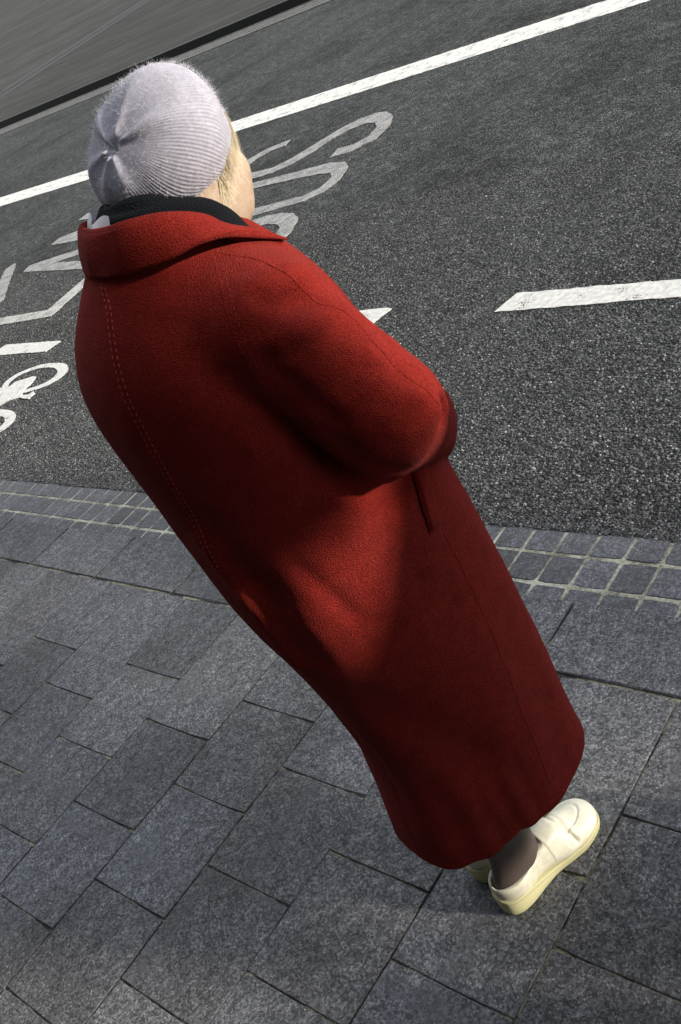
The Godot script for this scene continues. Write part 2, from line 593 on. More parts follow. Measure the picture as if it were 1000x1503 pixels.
# the beret: s runs from the crown to the brim, g round it
const HAT_C := Vector3(-.018, 1.403, -.066)
var hat_a := Vector3.ZERO
var hat_u := Vector3.ZERO
var hat_w := Vector3.ZERO
func hat_point(s: float, g: float, ribs: bool) -> Vector3:
	var prof := [[0.0, .0, .150], [.04, .012, .1515], [.10, .030, .148], [.25, .066, .136], [.42, .096, .112], [.58, .112, .082], [.72, .113, .056], [.86, .103, .028], [.95, .093, .010], [1.0, .089, .0]]
	var k := 0
	while k < prof.size() - 2 and prof[k + 1][0] < s: k += 1
	var t: float = clampf((s - prof[k][0]) / (prof[k + 1][0] - prof[k][0]), 0, 1)
	var k0 := maxi(k - 1, 0)
	var k3 := mini(k + 2, prof.size() - 1)
	var r: float = cubic_interpolate(prof[k][1], prof[k + 1][1], prof[k0][1], prof[k3][1], t)
	var h: float = cubic_interpolate(prof[k][2], prof[k + 1][2], prof[k0][2], prof[k3][2], t)
	r = maxf(r * .935, 0.0)
	h *= .72
	var fold := 0.0
	for q in [[-2.55, .22], [-1.75, .20], [-1.15, .2], [.35, .22], [1.5, .25], [2.7, .2]]:
		fold += exp(-pow(wrapf(g - q[0], -PI, PI) / q[1], 2))
	r += (fold - .45) * .0046 * smoothstep(.02, .14, s) * (1.0 - smoothstep(.2, .62, s))
	h += (fold - .45) * .0036 * smoothstep(.01, .08, s) * (1.0 - smoothstep(.15, .5, s))
	h -= .006 * (1.0 - smoothstep(0.0, .06, s))
	if ribs:
		r += .00042 * sin(g * 132.0 + 1.6 * sin(s * 7.0 + g * 3.0) + 1.2 * sin(g * 7.0 + s * 11.0)) * smoothstep(.10, .45, s) * (.75 + .6 * bump_noise.get_noise_3d(cos(g) * 4.0, sin(g) * 4.0, s * 6.0))
		r += .0025 * sin(g * 3.0 + 1.0) * smoothstep(.3, .8, s)
	var side := cos(g)
	var sag := sin(g)
	var p := HAT_C - hat_a * h + hat_u * (side * r * .96) + hat_w * (sag * r * .87)
	# the cloth hangs a little towards the nape
	p += Vector3(0, -.024, .014) * pow(1.0 - clampf(s, 0, 1), 3) + Vector3(0, -.004, .004) * sin(clampf(s, 0, 1) * PI) * (0.6 - 0.6 * sag)
	return p

func strands(n: int, pick: Callable, lo: float, hi: float, width: float, droop: float) -> ArrayMesh:
	# fine loose fibres: each a tapering bent blade of three triangles
	var v := PackedVector3Array()
	var nn := PackedVector3Array()
	var idx := PackedInt32Array()
	for k in n:
		var r: Array = pick.call()
		var p: Vector3 = r[0]
		var d: Vector3 = r[1]
		var l := lo + (hi - lo) * pow(rng.randf(), 2.2)
		d = (d + Vector3(rng.randfn(0, .35), rng.randfn(0, .35), rng.randfn(0, .35))).normalized()
		var bend := Vector3(rng.randfn(0, .4), rng.randfn(0, .4) - droop, rng.randfn(0, .4))
		var m := p + d * l * .5 + bend * l * .12
		var e := p + d * l + bend * l * .45
		var s := d.cross(Vector3(rng.randfn(), rng.randfn(), rng.randfn())).normalized() * width * .5
		var o := s.cross(d).normalized()
		var b := v.size()
		v.append_array(PackedVector3Array([p - s, p + s, m - s * .7, m + s * .7, e]))
		nn.append_array(PackedVector3Array([o, o, o, o, o]))
		idx.append_array(PackedInt32Array([b, b + 1, b + 2, b + 1, b + 3, b + 2, b + 2, b + 3, b + 4]))
	return amesh(v, nn, idx)

func make_person() -> void:
	person = node("person")
	person.position = BODY
	person.rotation.y = TURN
	tag(person, "person seen from behind in a long red wool coat, grey knit beret and cream shoes", "person")
	bump_noise.seed = 5
	bump_noise.frequency = 1.0
	bump_noise.noise_type = FastNoiseLite.TYPE_SIMPLEX_SMOOTH
	bake_coat()
	head_turn = Basis(Vector3.UP, deg_to_rad(36)) * Basis(Vector3.RIGHT, deg_to_rad(-10))
	make_hands()
	hat_a = Vector3(-.187, -.69, -.697).normalized()       # from the crown to the brim
	hat_u = Vector3(1, 0, 0)
	hat_u = (hat_u - hat_a * hat_u.dot(hat_a)).normalized()  # to the side
	hat_w = hat_a.cross(hat_u).normalized()
	if hat_w.y < 0: hat_w = -hat_w                        # towards the top of the head

	# body
	var skin := StandardMaterial3D.new()
	skin.albedo_color = lin(.64, .66, .69)
	skin.albedo_texture = mixed_rgb(512, [noise_bytes(512, .03, 72, FastNoiseLite.TYPE_SIMPLEX_SMOOTH, 4), noise_bytes(512, .008, 73, FastNoiseLite.TYPE_SIMPLEX_SMOOTH, 3), noise_bytes(512, .15, 74)], [.6, .5, .12], [[0.0, Color(.38, .23, .15)], [.4, Color(.46, .325, .22)], [.7, Color(.50, .37, .26)], [1.0, Color(.54, .42, .31)]], 1.3)
	skin.roughness = .55
	skin.subsurf_scatter_enabled = true
	skin.subsurf_scatter_strength = .12
	skin.heightmap_enabled = true
	skin.heightmap_texture = grey_tex(noise_bytes(256, .06, 71, FastNoiseLite.TYPE_SIMPLEX_SMOOTH, 3), 256)
	skin.heightmap_scale = .035
	skin.uv1_triplanar = true
	skin.uv1_scale = Vector3.ONE * 7
	var V := PackedVector3Array()
	var N := PackedVector3Array()
	var I := PackedInt32Array()
	nets(head, Vector3(-.11, 1.22, -.18), Vector3(.11, 1.52, .10), .0046, V, N, I, 1.6)
	nets(trunk, Vector3(-.26, .02, -.22), Vector3(.26, 1.34, .16), .014, V, N, I, 1.3)
	nets(hand, Vector3(-.14, .84, -.29), Vector3(.13, 1.0, -.14), .0050, V, N, I, 1.3)
	put("body", amesh(V, N, I), skin, person)

	# coat
	var wool_fine := noise_bytes(1024, .14, 11, FastNoiseLite.TYPE_SIMPLEX_SMOOTH, 2)
	var wool_mid := noise_bytes(1024, .05, 12, FastNoiseLite.TYPE_SIMPLEX_SMOOTH, 3)
	var wool_low := noise_bytes(1024, .008, 13, FastNoiseLite.TYPE_SIMPLEX_SMOOTH, 3)
	var wool := StandardMaterial3D.new()
	wool.albedo_texture = mixed_rgb(1024, [wool_fine, wool_mid, wool_low], [.95, .40, .25], [[0.0, Color(.062, .0054, .0044)], [.5, Color(.152, .0116, .0082)], [1.0, Color(.30, .032, .023)]])
	wool.roughness = .95
	wool.metallic_specular = .12
	wool.rim_enabled = true
	wool.rim = .05
	wool.rim_tint = 1.0
	wool.heightmap_enabled = true
	wool.heightmap_texture = grey_tex(wool_fine, 1024)
	wool.heightmap_scale = .24
	wool.uv1_triplanar = true
	wool.uv1_scale = Vector3.ONE * 3.2
	V = PackedVector3Array()
	N = PackedVector3Array()
	I = PackedInt32Array()
	nets(coat, Vector3(-.30, .17, -.27), Vector3(.30, 1.37, .27), .0080, V, N, I, 1.35)
	I = cut_hem(V, I)
	var coat_part := put("coat", amesh(V, N, I), wool, person)
	var nap_mat := plain(lin(.26, .022, .015), .95)
	nap_mat.metallic_specular = .1
	var cv := V
	var cn := N
	var nap_pick := func() -> Array:
		var k := rng.randi() % cv.size()
		var t := cn[k].cross(Vector3(rng.randfn(), rng.randfn(), rng.randfn())).normalized()
		while cv[k].y < hem_at(cv[k]) + .004: k = rng.randi() % cv.size()
		return [cv[k] + t * rng.randf() * .006 - cn[k] * .0006, (cn[k] * .55 + t * .8).normalized()]
	var nap := put("wool_nap", strands(26000, nap_pick, .0018, .006, .00028, .3), nap_mat, coat_part)
	nap.set_meta("kind", "stuff")
	make_hem(coat_part, wool)
	make_collar(coat_part, wool)
	make_coat_details(coat_part, wool)

	# scarf
	var scarf_mat := plain(lin(.006, .007, .009), .95)
	scarf_mat.metallic_specular = .15
	scarf_mat.rim_enabled = true
	scarf_mat.rim = .12
	scarf_mat.heightmap_enabled = true
	scarf_mat.heightmap_texture = grey_tex(wool_mid, 1024)
	scarf_mat.heightmap_scale = .25
	scarf_mat.uv1_triplanar = true
	scarf_mat.uv1_scale = Vector3.ONE * 6
	var ring := [lp(0, 1.378, -.068), lp(.045, 1.374, -.050), lp(.066, 1.352, -.008), lp(.066, 1.318, .026), lp(.045, 1.285, .055), lp(0, 1.268, .068), lp(-.045, 1.285, .055), lp(-.066, 1.318, .026), lp(-.066, 1.352, -.008), lp(-.045, 1.374, -.050), lp(0, 1.378, -.068)]
	var path := spline(ring, 61)
	path.resize(60)
	var sp := PackedVector3Array()
	for k in 60:
		var t := (path[(k + 1) % 60] - path[(k + 59) % 60]).normalized()
		var outw := Vector3(path[k].x, 0, path[k].z - .01).normalized()
		outw = (outw - t * outw.dot(t)).normalized()
		var upw := t.cross(outw)
		if upw.y < 0: upw = -upw
		for j in 22:
			var g := TAU * j / 22
			var rr := .0178 * (1.0 + .13 * sin(g * 3.0 + k * .35) + .10 * sin(g * 5.0 - k * .21))
			sp.append(path[k] + outw * cos(g) * rr + upw * sin(g) * rr * 1.55)
	for j in 22: sp.append(sp[j])
	put("scarf", grid_mesh(sp, 61, 22, true), scarf_mat, person)

	# a bit of white shirt collar that shows at the nape
	var cotton := plain(lin(.80, .81, .86), .8)
	cotton.backlight_enabled = true
	cotton.backlight = lin(.25, .25, .27)
	var cp := PackedVector3Array()
	for k in 25:
		var a := lerpf(-1.3, .36, k / 24.0)
		for j in 7:
			var t := j / 6.0
			var rr := .083 + .012 * sin(t * PI) + .003 * sin(a * 9.0 + t * 3.0)
			cp.append(Vector3(sin(a) * rr, 1.352 + .046 * t + .004 * sin(a * 7.0), cos(a) * rr * .95 + .006))
	put("shirt_collar", grid_mesh(cp, 25, 7, false), cotton, person)
	make_hat()
	for s in [1.0, -1.0]: make_foot(s)

func make_collar(parent: Node, wool: Material) -> void:
	var top := [lp(0, 1.391, -.098), lp(.035, 1.391, -.093), lp(.066, 1.391, -.081), lp(.086, 1.381, -.043), lp(.093, 1.357, -.002), lp(.088, 1.322, .028), lp(.080, 1.283, .078)]
	var bot := [lp(0, 1.346, -.122), lp(.035, 1.344, -.117), lp(.072, 1.341, -.098), lp(.104, 1.340, -.066), lp(.117, 1.339, -.034), lp(.112, 1.322, .014), lp(.087, 1.277, .085)]
	var a := spline(top, 30)
	var b := spline(bot, 30)
	var rows := PackedVector3Array()
	var total := 59
	var prof_n := 26
	for k in total:
		var mir := k < 29
		var q := 29 - k if mir else k - 29
		var A := a[q]
		var Bq := b[q]
		if mir:
			A.x = -A.x
			Bq.x = -Bq.x
		var down := Bq - A
		var len := down.length()
		down /= len
		var along := (a[mini(q + 1, 29)] - a[maxi(q - 1, 0)]).normalized()
		if mir: along = Vector3(along.x, -along.y, -along.z)
		var out: Vector3 = along.cross(down).normalized()
		var c := Vector3(A.x, 0, A.z + .0)
		if out.dot(c) < 0: out = -out
		var w := .0035   # half thickness
		var roll := minf(.007, len * .35)
		var end := smoothstep(0.0, 3.0, float(29 - q))
		for j in prof_n:
			var t := 0.0
			var o := 0.0
			if j < 9:        # outside from the roll down
				t = lerpf(roll * .7, len - .002, j / 8.0)
				o = w + .0035 * sin(clampf(t / len, 0, 1) * PI) + .0012 * sin(q * .55 + t * 60.0)
			elif j < 13:     # rounded lower edge
				var g := (j - 9) / 3.0 * PI
				t = len - .002 + sin(g) * w
				o = cos(g) * w
			elif j < 18:     # back up inside
				t = lerpf(len - .004, roll, (j - 13) / 4.0)
				o = -w
			else:            # the stand and the roll at the top
				var g := (j - 18) / 7.0
				t = lerpf(roll * 2.2, roll * .7, g) - sin(g * PI) * roll * 1.9
				o = lerpf(-w * 2.8, w, g)
			var edge_ := 1.0 if end > .99 else (.35 + .65 * end)
			rows.append(A + down * t + out * o * edge_)
	var m := put("collar", grid_mesh(rows, total, prof_n, true), wool, parent)
	m.set_meta("label", "turned down red wool coat collar")

func stitch_line(pts: Array, step: float, lift: float, radius: float, mat: Material, parent: Node, length := .6) -> void:
	var path := spline(pts, 160)
	var V := PackedVector3Array()
	var N := PackedVector3Array()
	var I := PackedInt32Array()
	var total := 0.0
	var next := 0.0
	for k in path.size() - 1:
		var l := (path[k + 1] - path[k]).length()
		while total + l > next:
			var t := (next - total) / l
			var p := path[k].lerp(path[k + 1], t)
			var s := stick(p, lift)
			var dir := (path[k + 1] - path[k]).normalized()
			dir = (dir - s[1] * dir.dot(s[1])).normalized()
			var side: Vector3 = dir.cross(s[1])
			var base := V.size()
			for j in [-1.0, -.6, 0.0, .6, 1.0]:
				for g in 5:
					var q := TAU * g / 5
					var o: Vector3 = side * cos(q) + s[1] * sin(q)
					var rr := radius * (1.0 - .75 * absf(j) * absf(j))
					V.append(s[0] + dir * j * step * .5 * length + o * rr)
					N.append(o)
			for j in 4:
				for g in 5:
					var a := base + j * 5 + g
					var b := base + j * 5 + (g + 1) % 5
					I.append_array(PackedInt32Array([a, b, b + 5, a, b + 5, a + 5]))
			next += step
		total += l
	var o := put("stitching", amesh(V, N, I), mat, parent)
	o.set_meta("kind", "stuff")

func ribbon_on_coat(called: String, pts: Array, half: float, lift: float, mat: Material, parent: Node, n := 60) -> void:
	# a low rounded ridge that follows the cloth
	var path := spline(pts, n)
	var rows := PackedVector3Array()
	for k in n:
		var dir := (path[mini(k + 1, n - 1)] - path[maxi(k - 1, 0)]).normalized()
		var s := stick(path[k], 0.0)
		dir = (dir - s[1] * dir.dot(s[1])).normalized()
		var side: Vector3 = dir.cross(s[1])
		for j in 7:
			var t := (j - 3) / 3.0
			rows.append(s[0] + side * half * t + s[1] * (lift * (1.0 - t * t) - .0012 * absf(t)))
	put(called, grid_mesh(rows, n, 7, false), mat, parent)

func make_coat_details(parent: Node, wool: Material) -> void:
	var thread := plain(lin(.34, .036, .028), .9)
	var seam := [lp(.020, 1.338, -.13), lp(.040, 1.305, -.146), lp(.060, 1.222, -.183), lp(.060, 1.128, -.193), lp(.040, 1.01, -.195), lp(.020, .88, -.192), lp(.014, .784, -.185), lp(.012, .60, -.16), lp(.010, .42, -.15), lp(.010, .26, -.16)]
	for s in [-1.0, 1.0]:
		var q := []
		for p in seam: q.append(p + Vector3(s * .0042, 0, 0))
		stitch_line(q, .0085, .0002, .0011, thread, parent)
	ribbon_on_coat("back_seam", seam, .0022, .0009, wool, parent, 120)
	var raglan := [lp(.098, 1.325, -.016), lp(.128, 1.301, -.039), lp(.158, 1.262, -.063), lp(.172, 1.216, -.078), lp(.172, 1.165, -.078), lp(.168, 1.125, -.07)]
	ribbon_on_coat("raglan_seam", raglan, .0055, .0006, wool, parent, 60)
	var r2 := []
	for p in raglan: r2.append(p + Vector3(.006, .001, -.006))
	stitch_line(r2, .0085, -.0001, .0005, plain(lin(.24, .022, .016), .9), parent)
	var l2 := []
	for p in raglan: l2.append(Vector3(-p.x, p.y, p.z))
	ribbon_on_coat("raglan_seam", l2, .0055, .0006, wool, parent, 60)
	ribbon_on_coat("shoulder_seam", [lp(.103, 1.318, -.012), lp(.141, 1.298, .008), lp(.185, 1.262, .016), lp(.203, 1.235, .022), lp(.205, 1.203, .045), lp(.228, 1.159, .052), lp(.247, 1.117, .056), lp(.256, 1.07, .066)], .003, .0011, wool, parent, 80)
	ribbon_on_coat("side_seam", [lp(.158, .845, .07), lp(.158, .72, .07), lp(.155, .6, .062), lp(.150, .48, .056), lp(.146, .30, .052)], .003, .0010, wool, parent, 60)
	# welt pocket: a raised flap with a dark slit behind it
	var p0 := lp(.16, .945, .064)
	var p1 := lp(.163, .857, .043)
	var p2 := lp(.158, .850, .073)
	var p3 := lp(.151, .935, .093)
	var rows := PackedVector3Array()
	for k in 13:
		var t := k / 12.0
		var a := p0.lerp(p1, t)
		var b := p3.lerp(p2, t)
		for j in 9:
			var w := j / 8.0
			var s := stick(a.lerp(b, w), 0.0)
			var lift := .0055 * (1.0 - w * .55)
			if j == 0: lift = -.001
			if j == 8 or k == 0 or k == 12: lift = -.0008
			rows.append(s[0] + s[1] * lift)
	put("pocket_welt", grid_mesh(rows, 13, 9, false), wool, parent)
	var slit_mat := plain(lin(.012, .002, .002), 1.0)
	slit_mat.metallic_specular = 0.0
	var slit := PackedVector3Array()
	for k in 13:
		var t := k / 12.0
		var a := p0.lerp(p1, t)
		var dir := (p1 - p0).normalized()
		var s := stick(a, 0.0)
		var side: Vector3 = dir.cross(s[1]).normalized()
		if side.z < 0: side = -side
		var half := .0014 * sin(t * PI) + .0003
		for j in 3: slit.append(s[0] + side * half * j + s[1] * .0009)
	put("pocket_slit", grid_mesh(slit, 13, 3, false), slit_mat, parent)

func make_hat() -> void:
	var rows := 110
	var cols := 792
	var p := PackedVector3Array()
	for r in rows:
		var s := r / 101.0
		for c in cols:
			var g := TAU * c / cols
			if r <= 101:
				p.append(hat_point(s, g, true))
			else:  # the brim turns in
				var e := (r - 101) / 8.0
				var q := hat_point(1.0, g, true)
				var inn := (HAT_C - q).normalized()
				p.append(q + inn * (.0035 * (1.0 - cos(e * PI))) + hat_a * sin(e * PI) * .003 - hat_a * maxf(0.0, e - .5) * .04)
	var fine := noise_bytes(1024, .22, 21, FastNoiseLite.TYPE_SIMPLEX_SMOOTH, 2)
	var mid := noise_bytes(1024, .03, 22, FastNoiseLite.TYPE_SIMPLEX_SMOOTH, 3)
	var low := noise_bytes(1024, .01, 23, FastNoiseLite.TYPE_SIMPLEX_SMOOTH, 2)
	var m := StandardMaterial3D.new()
	m.albedo_texture = mixed_rgb(1024, [fine, mid, low], [.5, .4, .3], [[0.0, Color(.18, .178, .215)], [.5, Color(.325, .32, .38)], [1.0, Color(.55, .545, .62)]])
	m.roughness = .95
	m.metallic_specular = .1
	m.rim_enabled = true
	m.rim = .35
	m.rim_tint = .4
	m.heightmap_enabled = true
	m.heightmap_texture = grey_tex(fine, 1024)
	m.heightmap_scale = .10
	m.uv1_triplanar = true
	m.uv1_scale = Vector3.ONE * 6
	var hat := put("beret", grid_mesh(p, rows, cols, true), m, person)
	var fuzz_mat := plain(lin(.62, .61, .67), .9)
	fuzz_mat.backlight_enabled = true
	fuzz_mat.backlight = lin(.4, .4, .43)
	var pick := func() -> Array:
		var s := sqrt(rng.randf()) * .98 + .02
		var g := rng.randf() * TAU
		var a := hat_point(s, g, false)
		var b := hat_point(s + .01, g, false) - a
		var c := hat_point(s, g + .01, false) - a
		var n := b.cross(c).normalized()
		if n.dot(a - HAT_C) < 0: n = -n
		return [a, (n + b.normalized() * rng.randfn(0, .8) + c.normalized() * rng.randfn(0, .8)).normalized()]
	var f := put("wool_fuzz", strands(13000, pick, .002, .011, .00018, .1), fuzz_mat, hat)
	f.set_meta("kind", "stuff")
	# pale hair that shows in front of the brim, at the temple
	var hair_mat := plain(lin(.60, .53, .39), .6)
	hair_mat.backlight_enabled = true
	hair_mat.backlight = lin(.3, .25, .15)
	# it lies on the head below the brim and runs down along the face
	var V := PackedVector3Array()
	var N := PackedVector3Array()
	var I := PackedInt32Array()
	for k in 2000:
		var g := rng.randf_range(-.35, 2.5)
		var q := hat_point(1.0, g, false)
		var along := (hat_point(1.0, g - .05, false) - q).normalized()
		var way := (hat_a * rng.randf_range(.25, .8) + along * rng.randf_range(.5, 1.1)).normalized()
		var l := rng.randf_range(.018, .048)
		var lift := rng.randf_range(.0005, .009) * (1.0 + .6 * sin(g * 5.0)) + .006 * smoothstep(.3, 1.0, g) * rng.randf()
		var wild := 1.0 if rng.randf() < .07 else 0.0
		var hp := q - hat_a * .006
		if g >= .25:
			var inn := (HAT_C - q).normalized()
			var r0 := rng.randf()
			hp = q + hat_a * (-.004 + .018 * r0) + inn * (-.001 + .011 * r0 * r0)
			way = (along * .9 + hat_a * rng.randf_range(.1, .7) - inn * rng.randf_range(-.25, .12 + wild * .5)).normalized()
		var base := V.size()
		for j in 6:
			var e := .003
			var dd := head(hp)
			var gr := Vector3(head(hp + Vector3(e, 0, 0)) - dd, head(hp + Vector3(0, e, 0)) - dd, head(hp + Vector3(0, 0, e)) - dd) / e
			if gr.length_squared() > 1e-6: gr = gr.normalized()
			var t := j / 5.0
			if g < .25: hp -= gr * clampf(dd - lift * (.4 + t) - wild * t * .012, -.02, .02)
			var side := way.cross(gr).normalized() * .00032 * (1.0 - t * .8)
			V.append_array(PackedVector3Array([hp - side, hp + side]))
			N.append_array(PackedVector3Array([gr, gr]))
			if j < 5:
				var c := base + j * 2
				I.append_array(PackedInt32Array([c, c + 1, c + 3, c, c + 3, c + 2]))
			way = (way - gr * way.dot(gr) * .8 + Vector3(rng.randfn(0, .09), rng.randfn(0, .09) - .06, rng.randfn(0, .09))).normalized()
			hp += way * l / 5.0
	var hair := put("hair", amesh(V, N, I), hair_mat, person)
	hair.set_meta("kind", "stuff")
	var hb := PackedVector3Array()
	for k in 64:
		var g := lerpf(-.45, 2.5, k / 63.0)
		var q := hat_point(1.0, g, false)
		var edge_ := pow(sin(k / 63.0 * PI), .6)
		for j in 9:
			var t := j / 8.0
			var hp := q + hat_a * (-.008 + .024 * t * edge_ * (.75 + .3 * sin(g * 6.0 + 1.0)))
			for it in 2:
				var e := .003
				var dd := head(hp)
				var gr := Vector3(head(hp + Vector3(e, 0, 0)) - dd, head(hp + Vector3(0, e, 0)) - dd, head(hp + Vector3(0, 0, e)) - dd) / e
				if gr.length_squared() > 1e-6: gr = gr.normalized()
				hp -= gr * clampf(dd - (.0035 + .003 * smoothstep(.3, 1.0, g)) * (1.0 - t * t) * edge_ + .0006 - .0008 * sin(g * 60.0 + t * 4.0), -.02, .02)
			var free := smoothstep(.0, .5, g) * (1.0 - smoothstep(2.0, 2.5, g))
			var inn := (HAT_C - q).normalized()
			hb.append(hp.lerp(q + hat_a * (-.006 + .022 * t * edge_ * (.9 + .25 * sin(g * 7.0))) + inn * (.001 + .013 * t * t - .0008 * sin(g * 55.0 + t * 5.0)), free))
	put("hairline", grid_mesh(hb, 64, 9, false), hair_mat, person)

# ---------------------------------------------------------------- shoes
func shoe(p: Vector3) -> float:
	# own axes: heel at z = 0, toe at z = -.25, ground y = 0
	var f := -p.z
	var q := Vector3(p.x, p.y, f)
	var d := ell(q, Vector3(0, .058, .040), Vector3(.033, .046, .042))
	d = smin(d, cone(q, Vector3(0, .052, .045), Vector3(.002, .040, .165), .031, .030), .02)
	d = smin(d, ell(q, Vector3(.004, .030, .178), Vector3(.043, .030, .062)), .02)
	d = smin(d, ell(q, Vector3(.003, .030, .215), Vector3(.036, .022, .034)), .02)
	d = smin(d, ell(q, Vector3(.0, .060, .125), Vector3(.030, .030, .055)), .02)
	# opening for the ankle
	var tilt := q.y - (.072 + .0 * f) - .16 * clampf(f - .06, 0.0, .1)
	var open := maxf(ell(Vector3(q.x, 0, q.z), Vector3(0, 0, .060), Vector3(.0275, .03, .058)), .045 - q.y)
	var rim := smoothstep(.012, .0, absf(tilt + .006)) * .0012
	d -= rim
	d = maxf(d, tilt) if f < .118 else d
	d = maxf(d, -open)
	# strap across the instep and the seam round the toe
	var band := smoothstep(.020, .017, absf(f - .138)) * smoothstep(.028, .045, q.y)
	d -= .0011 * band
	d += .0022 * exp(-pow((f - .163 - .25 * absf(q.x)) / .0035, 2)) * smoothstep(.03, .045, q.y)
	d += .0018 * exp(-pow((f - .176 + .1 * absf(q.x)) / .005, 2)) * smoothstep(.03, .04, q.y)
	var apron := absf(Vector2(q.x * 1.25, (q.z - .175) * .72).length() - .036)
	d += .0016 * exp(-pow(apron / .0022, 2)) * smoothstep(.16, .17, f) * smoothstep(.025, .035, q.y)
	var side_seam := absf(q.y - (.040 + .10 * (f - .03)))
	d += .0008 * exp(-pow(side_seam / .0016, 2)) * smoothstep(.0, .03, f) * smoothstep(.12, .10, f) 
	return maxf(d, .016 + .024 * smoothstep(.13, .02, f) - q.y)

func sole_mesh(y0: Callable, y1: Callable, grow: float) -> ArrayMesh:
	var outline := [Vector2(0, -.003), Vector2(.018, .001), Vector2(.030, .018), Vector2(.034, .045), Vector2(.032, .085), Vector2(.033, .12), Vector2(.041, .155), Vector2(.046, .185), Vector2(.043, .215), Vector2(.034, .240), Vector2(.016, .253), Vector2(0, .256),
		Vector2(-.016, .254), Vector2(-.030, .243), Vector2(-.037, .215), Vector2(-.038, .185), Vector2(-.034, .15), Vector2(-.029, .11), Vector2(-.030, .075), Vector2(-.033, .045), Vector2(-.030, .018), Vector2(-.018, .001), Vector2(0, -.003)]
	var o3 := []
	for q in outline: o3.append(Vector3(q.x, 0, q.y))
	var ring := spline(o3, 89)
	ring.resize(88)
	var rows := PackedVector3Array()
	var ctr := Vector3(0, 0, .125)
	for j in 8:
		for k in 88:
			var q := ring[k]
			var t: float = [0.0, 0.0, .1, .35, .65, .9, 1.0, 1.0][j]
			var g: float = [-.9, -.001, .0, .0006, .0006, .0, -.0012, -.9][j]
			var dir := (q - Vector3(0, 0, clampf(q.z, .035, .20))).normalized()
			var s := q + dir * (grow + (g if g > -.5 else 0.0))
			if g < -.5: s = Vector3(0, 0, clampf(q.z, .035, .20))
			rows.append(Vector3(s.x, lerpf(y0.call(q.z), y1.call(q.z), t), -s.z))
	return grid_mesh(rows, 8, 88, true, PackedVector2Array(), true)

func make_foot(s: float) -> void:
	var foot := node("shoe", person)
	foot.position = Vector3(.033, 0, .086) if s > 0 else Vector3(-.058, 0, .070)
	foot.rotation.y = 0.0 if s > 0 else .10
	var leather := StandardMaterial3D.new()
	var crease := noise_bytes(512, .03, 31, FastNoiseLite.TYPE_SIMPLEX_SMOOTH, 4)
	var pores := noise_bytes(512, .2, 32)
	leather.albedo_texture = mixed_rgb(512, [pores, crease, crease], [.08, .35, .2], [[0.0, Color(.47, .44, .31)], [.5, Color(.66, .645, .52)], [1.0, Color(.74, .73, .62)]])
	leather.roughness = .42
	leather.heightmap_enabled = true
	leather.heightmap_texture = grey_tex(crease, 512)
	leather.heightmap_scale = .04
	leather.uv1_triplanar = true
	leather.uv1_scale = Vector3.ONE * 4
	var V := PackedVector3Array()
	var N := PackedVector3Array()
	var I := PackedInt32Array()
	var fn := func(p: Vector3) -> float: return shoe(Vector3(p.x * s, p.y, p.z))
	nets(fn, Vector3(-.06, .005, -.27), Vector3(.06, .12, .02), .0028, V, N, I, 1.6)
	put("upper", amesh(V, N, I), leather, foot)
	var rubber := plain(lin(.50, .48, .27), .7)
	rubber.heightmap_enabled = true
	rubber.heightmap_texture = grey_tex(pores, 512)
	rubber.heightmap_scale = .03
	rubber.uv1_triplanar = true
	rubber.uv1_scale = Vector3.ONE * 12
	var welt_low := func(f: float) -> float: return .010 + .022 * smoothstep(.14, .02, f)
	var welt_top := func(f: float) -> float: return .018 + .024 * smoothstep(.14, .02, f)
	var ground := func(f: float) -> float: return .0 + .004 * smoothstep(.225, .256, f)
	var sole := put("sole", sole_mesh(ground, welt_low, .0), rubber, foot)
	var welt := put("welt", sole_mesh(welt_low, welt_top, .0016), rubber, foot)
	if s < 0:
		sole.scale.x = 1.0
	# stockinged ankle
	var nylon := plain(lin(.078, .056, .048), .55)
	nylon.rim_enabled = true
	nylon.rim = .35
	nylon.heightmap_enabled = true
	nylon.heightmap_texture = grey_tex(pores, 512)
	nylon.heightmap_scale = .02
	nylon.uv1_triplanar = true
	nylon.uv1_scale = Vector3.ONE * 20
	var rows := PackedVector3Array()
	for k in 26:
		var t := k / 25.0
		var y := lerpf(.048, .44, t)
		var rx := lerpf(.0300, .054, smoothstep(.12, 1.0, t))
		var rz := lerpf(.065, .060, smoothstep(.2, 1.0, t)) - .016 * exp(-pow((t - .18) / .12, 2))
		var cz := lerpf(-.064, -.078, smoothstep(0.0, .4, t))
		for j in 28:
			var g := TAU * j / 28
			var wr := .0012 * sin(y * 260.0 + g * 2.0) * exp(-pow((y - .085) / .03, 2))
			rows.append(Vector3(cos(g) * (rx + wr), y, cz + sin(g) * (rz + wr)))
	put("stocking", grid_mesh(rows, 26, 28, true), nylon, foot)

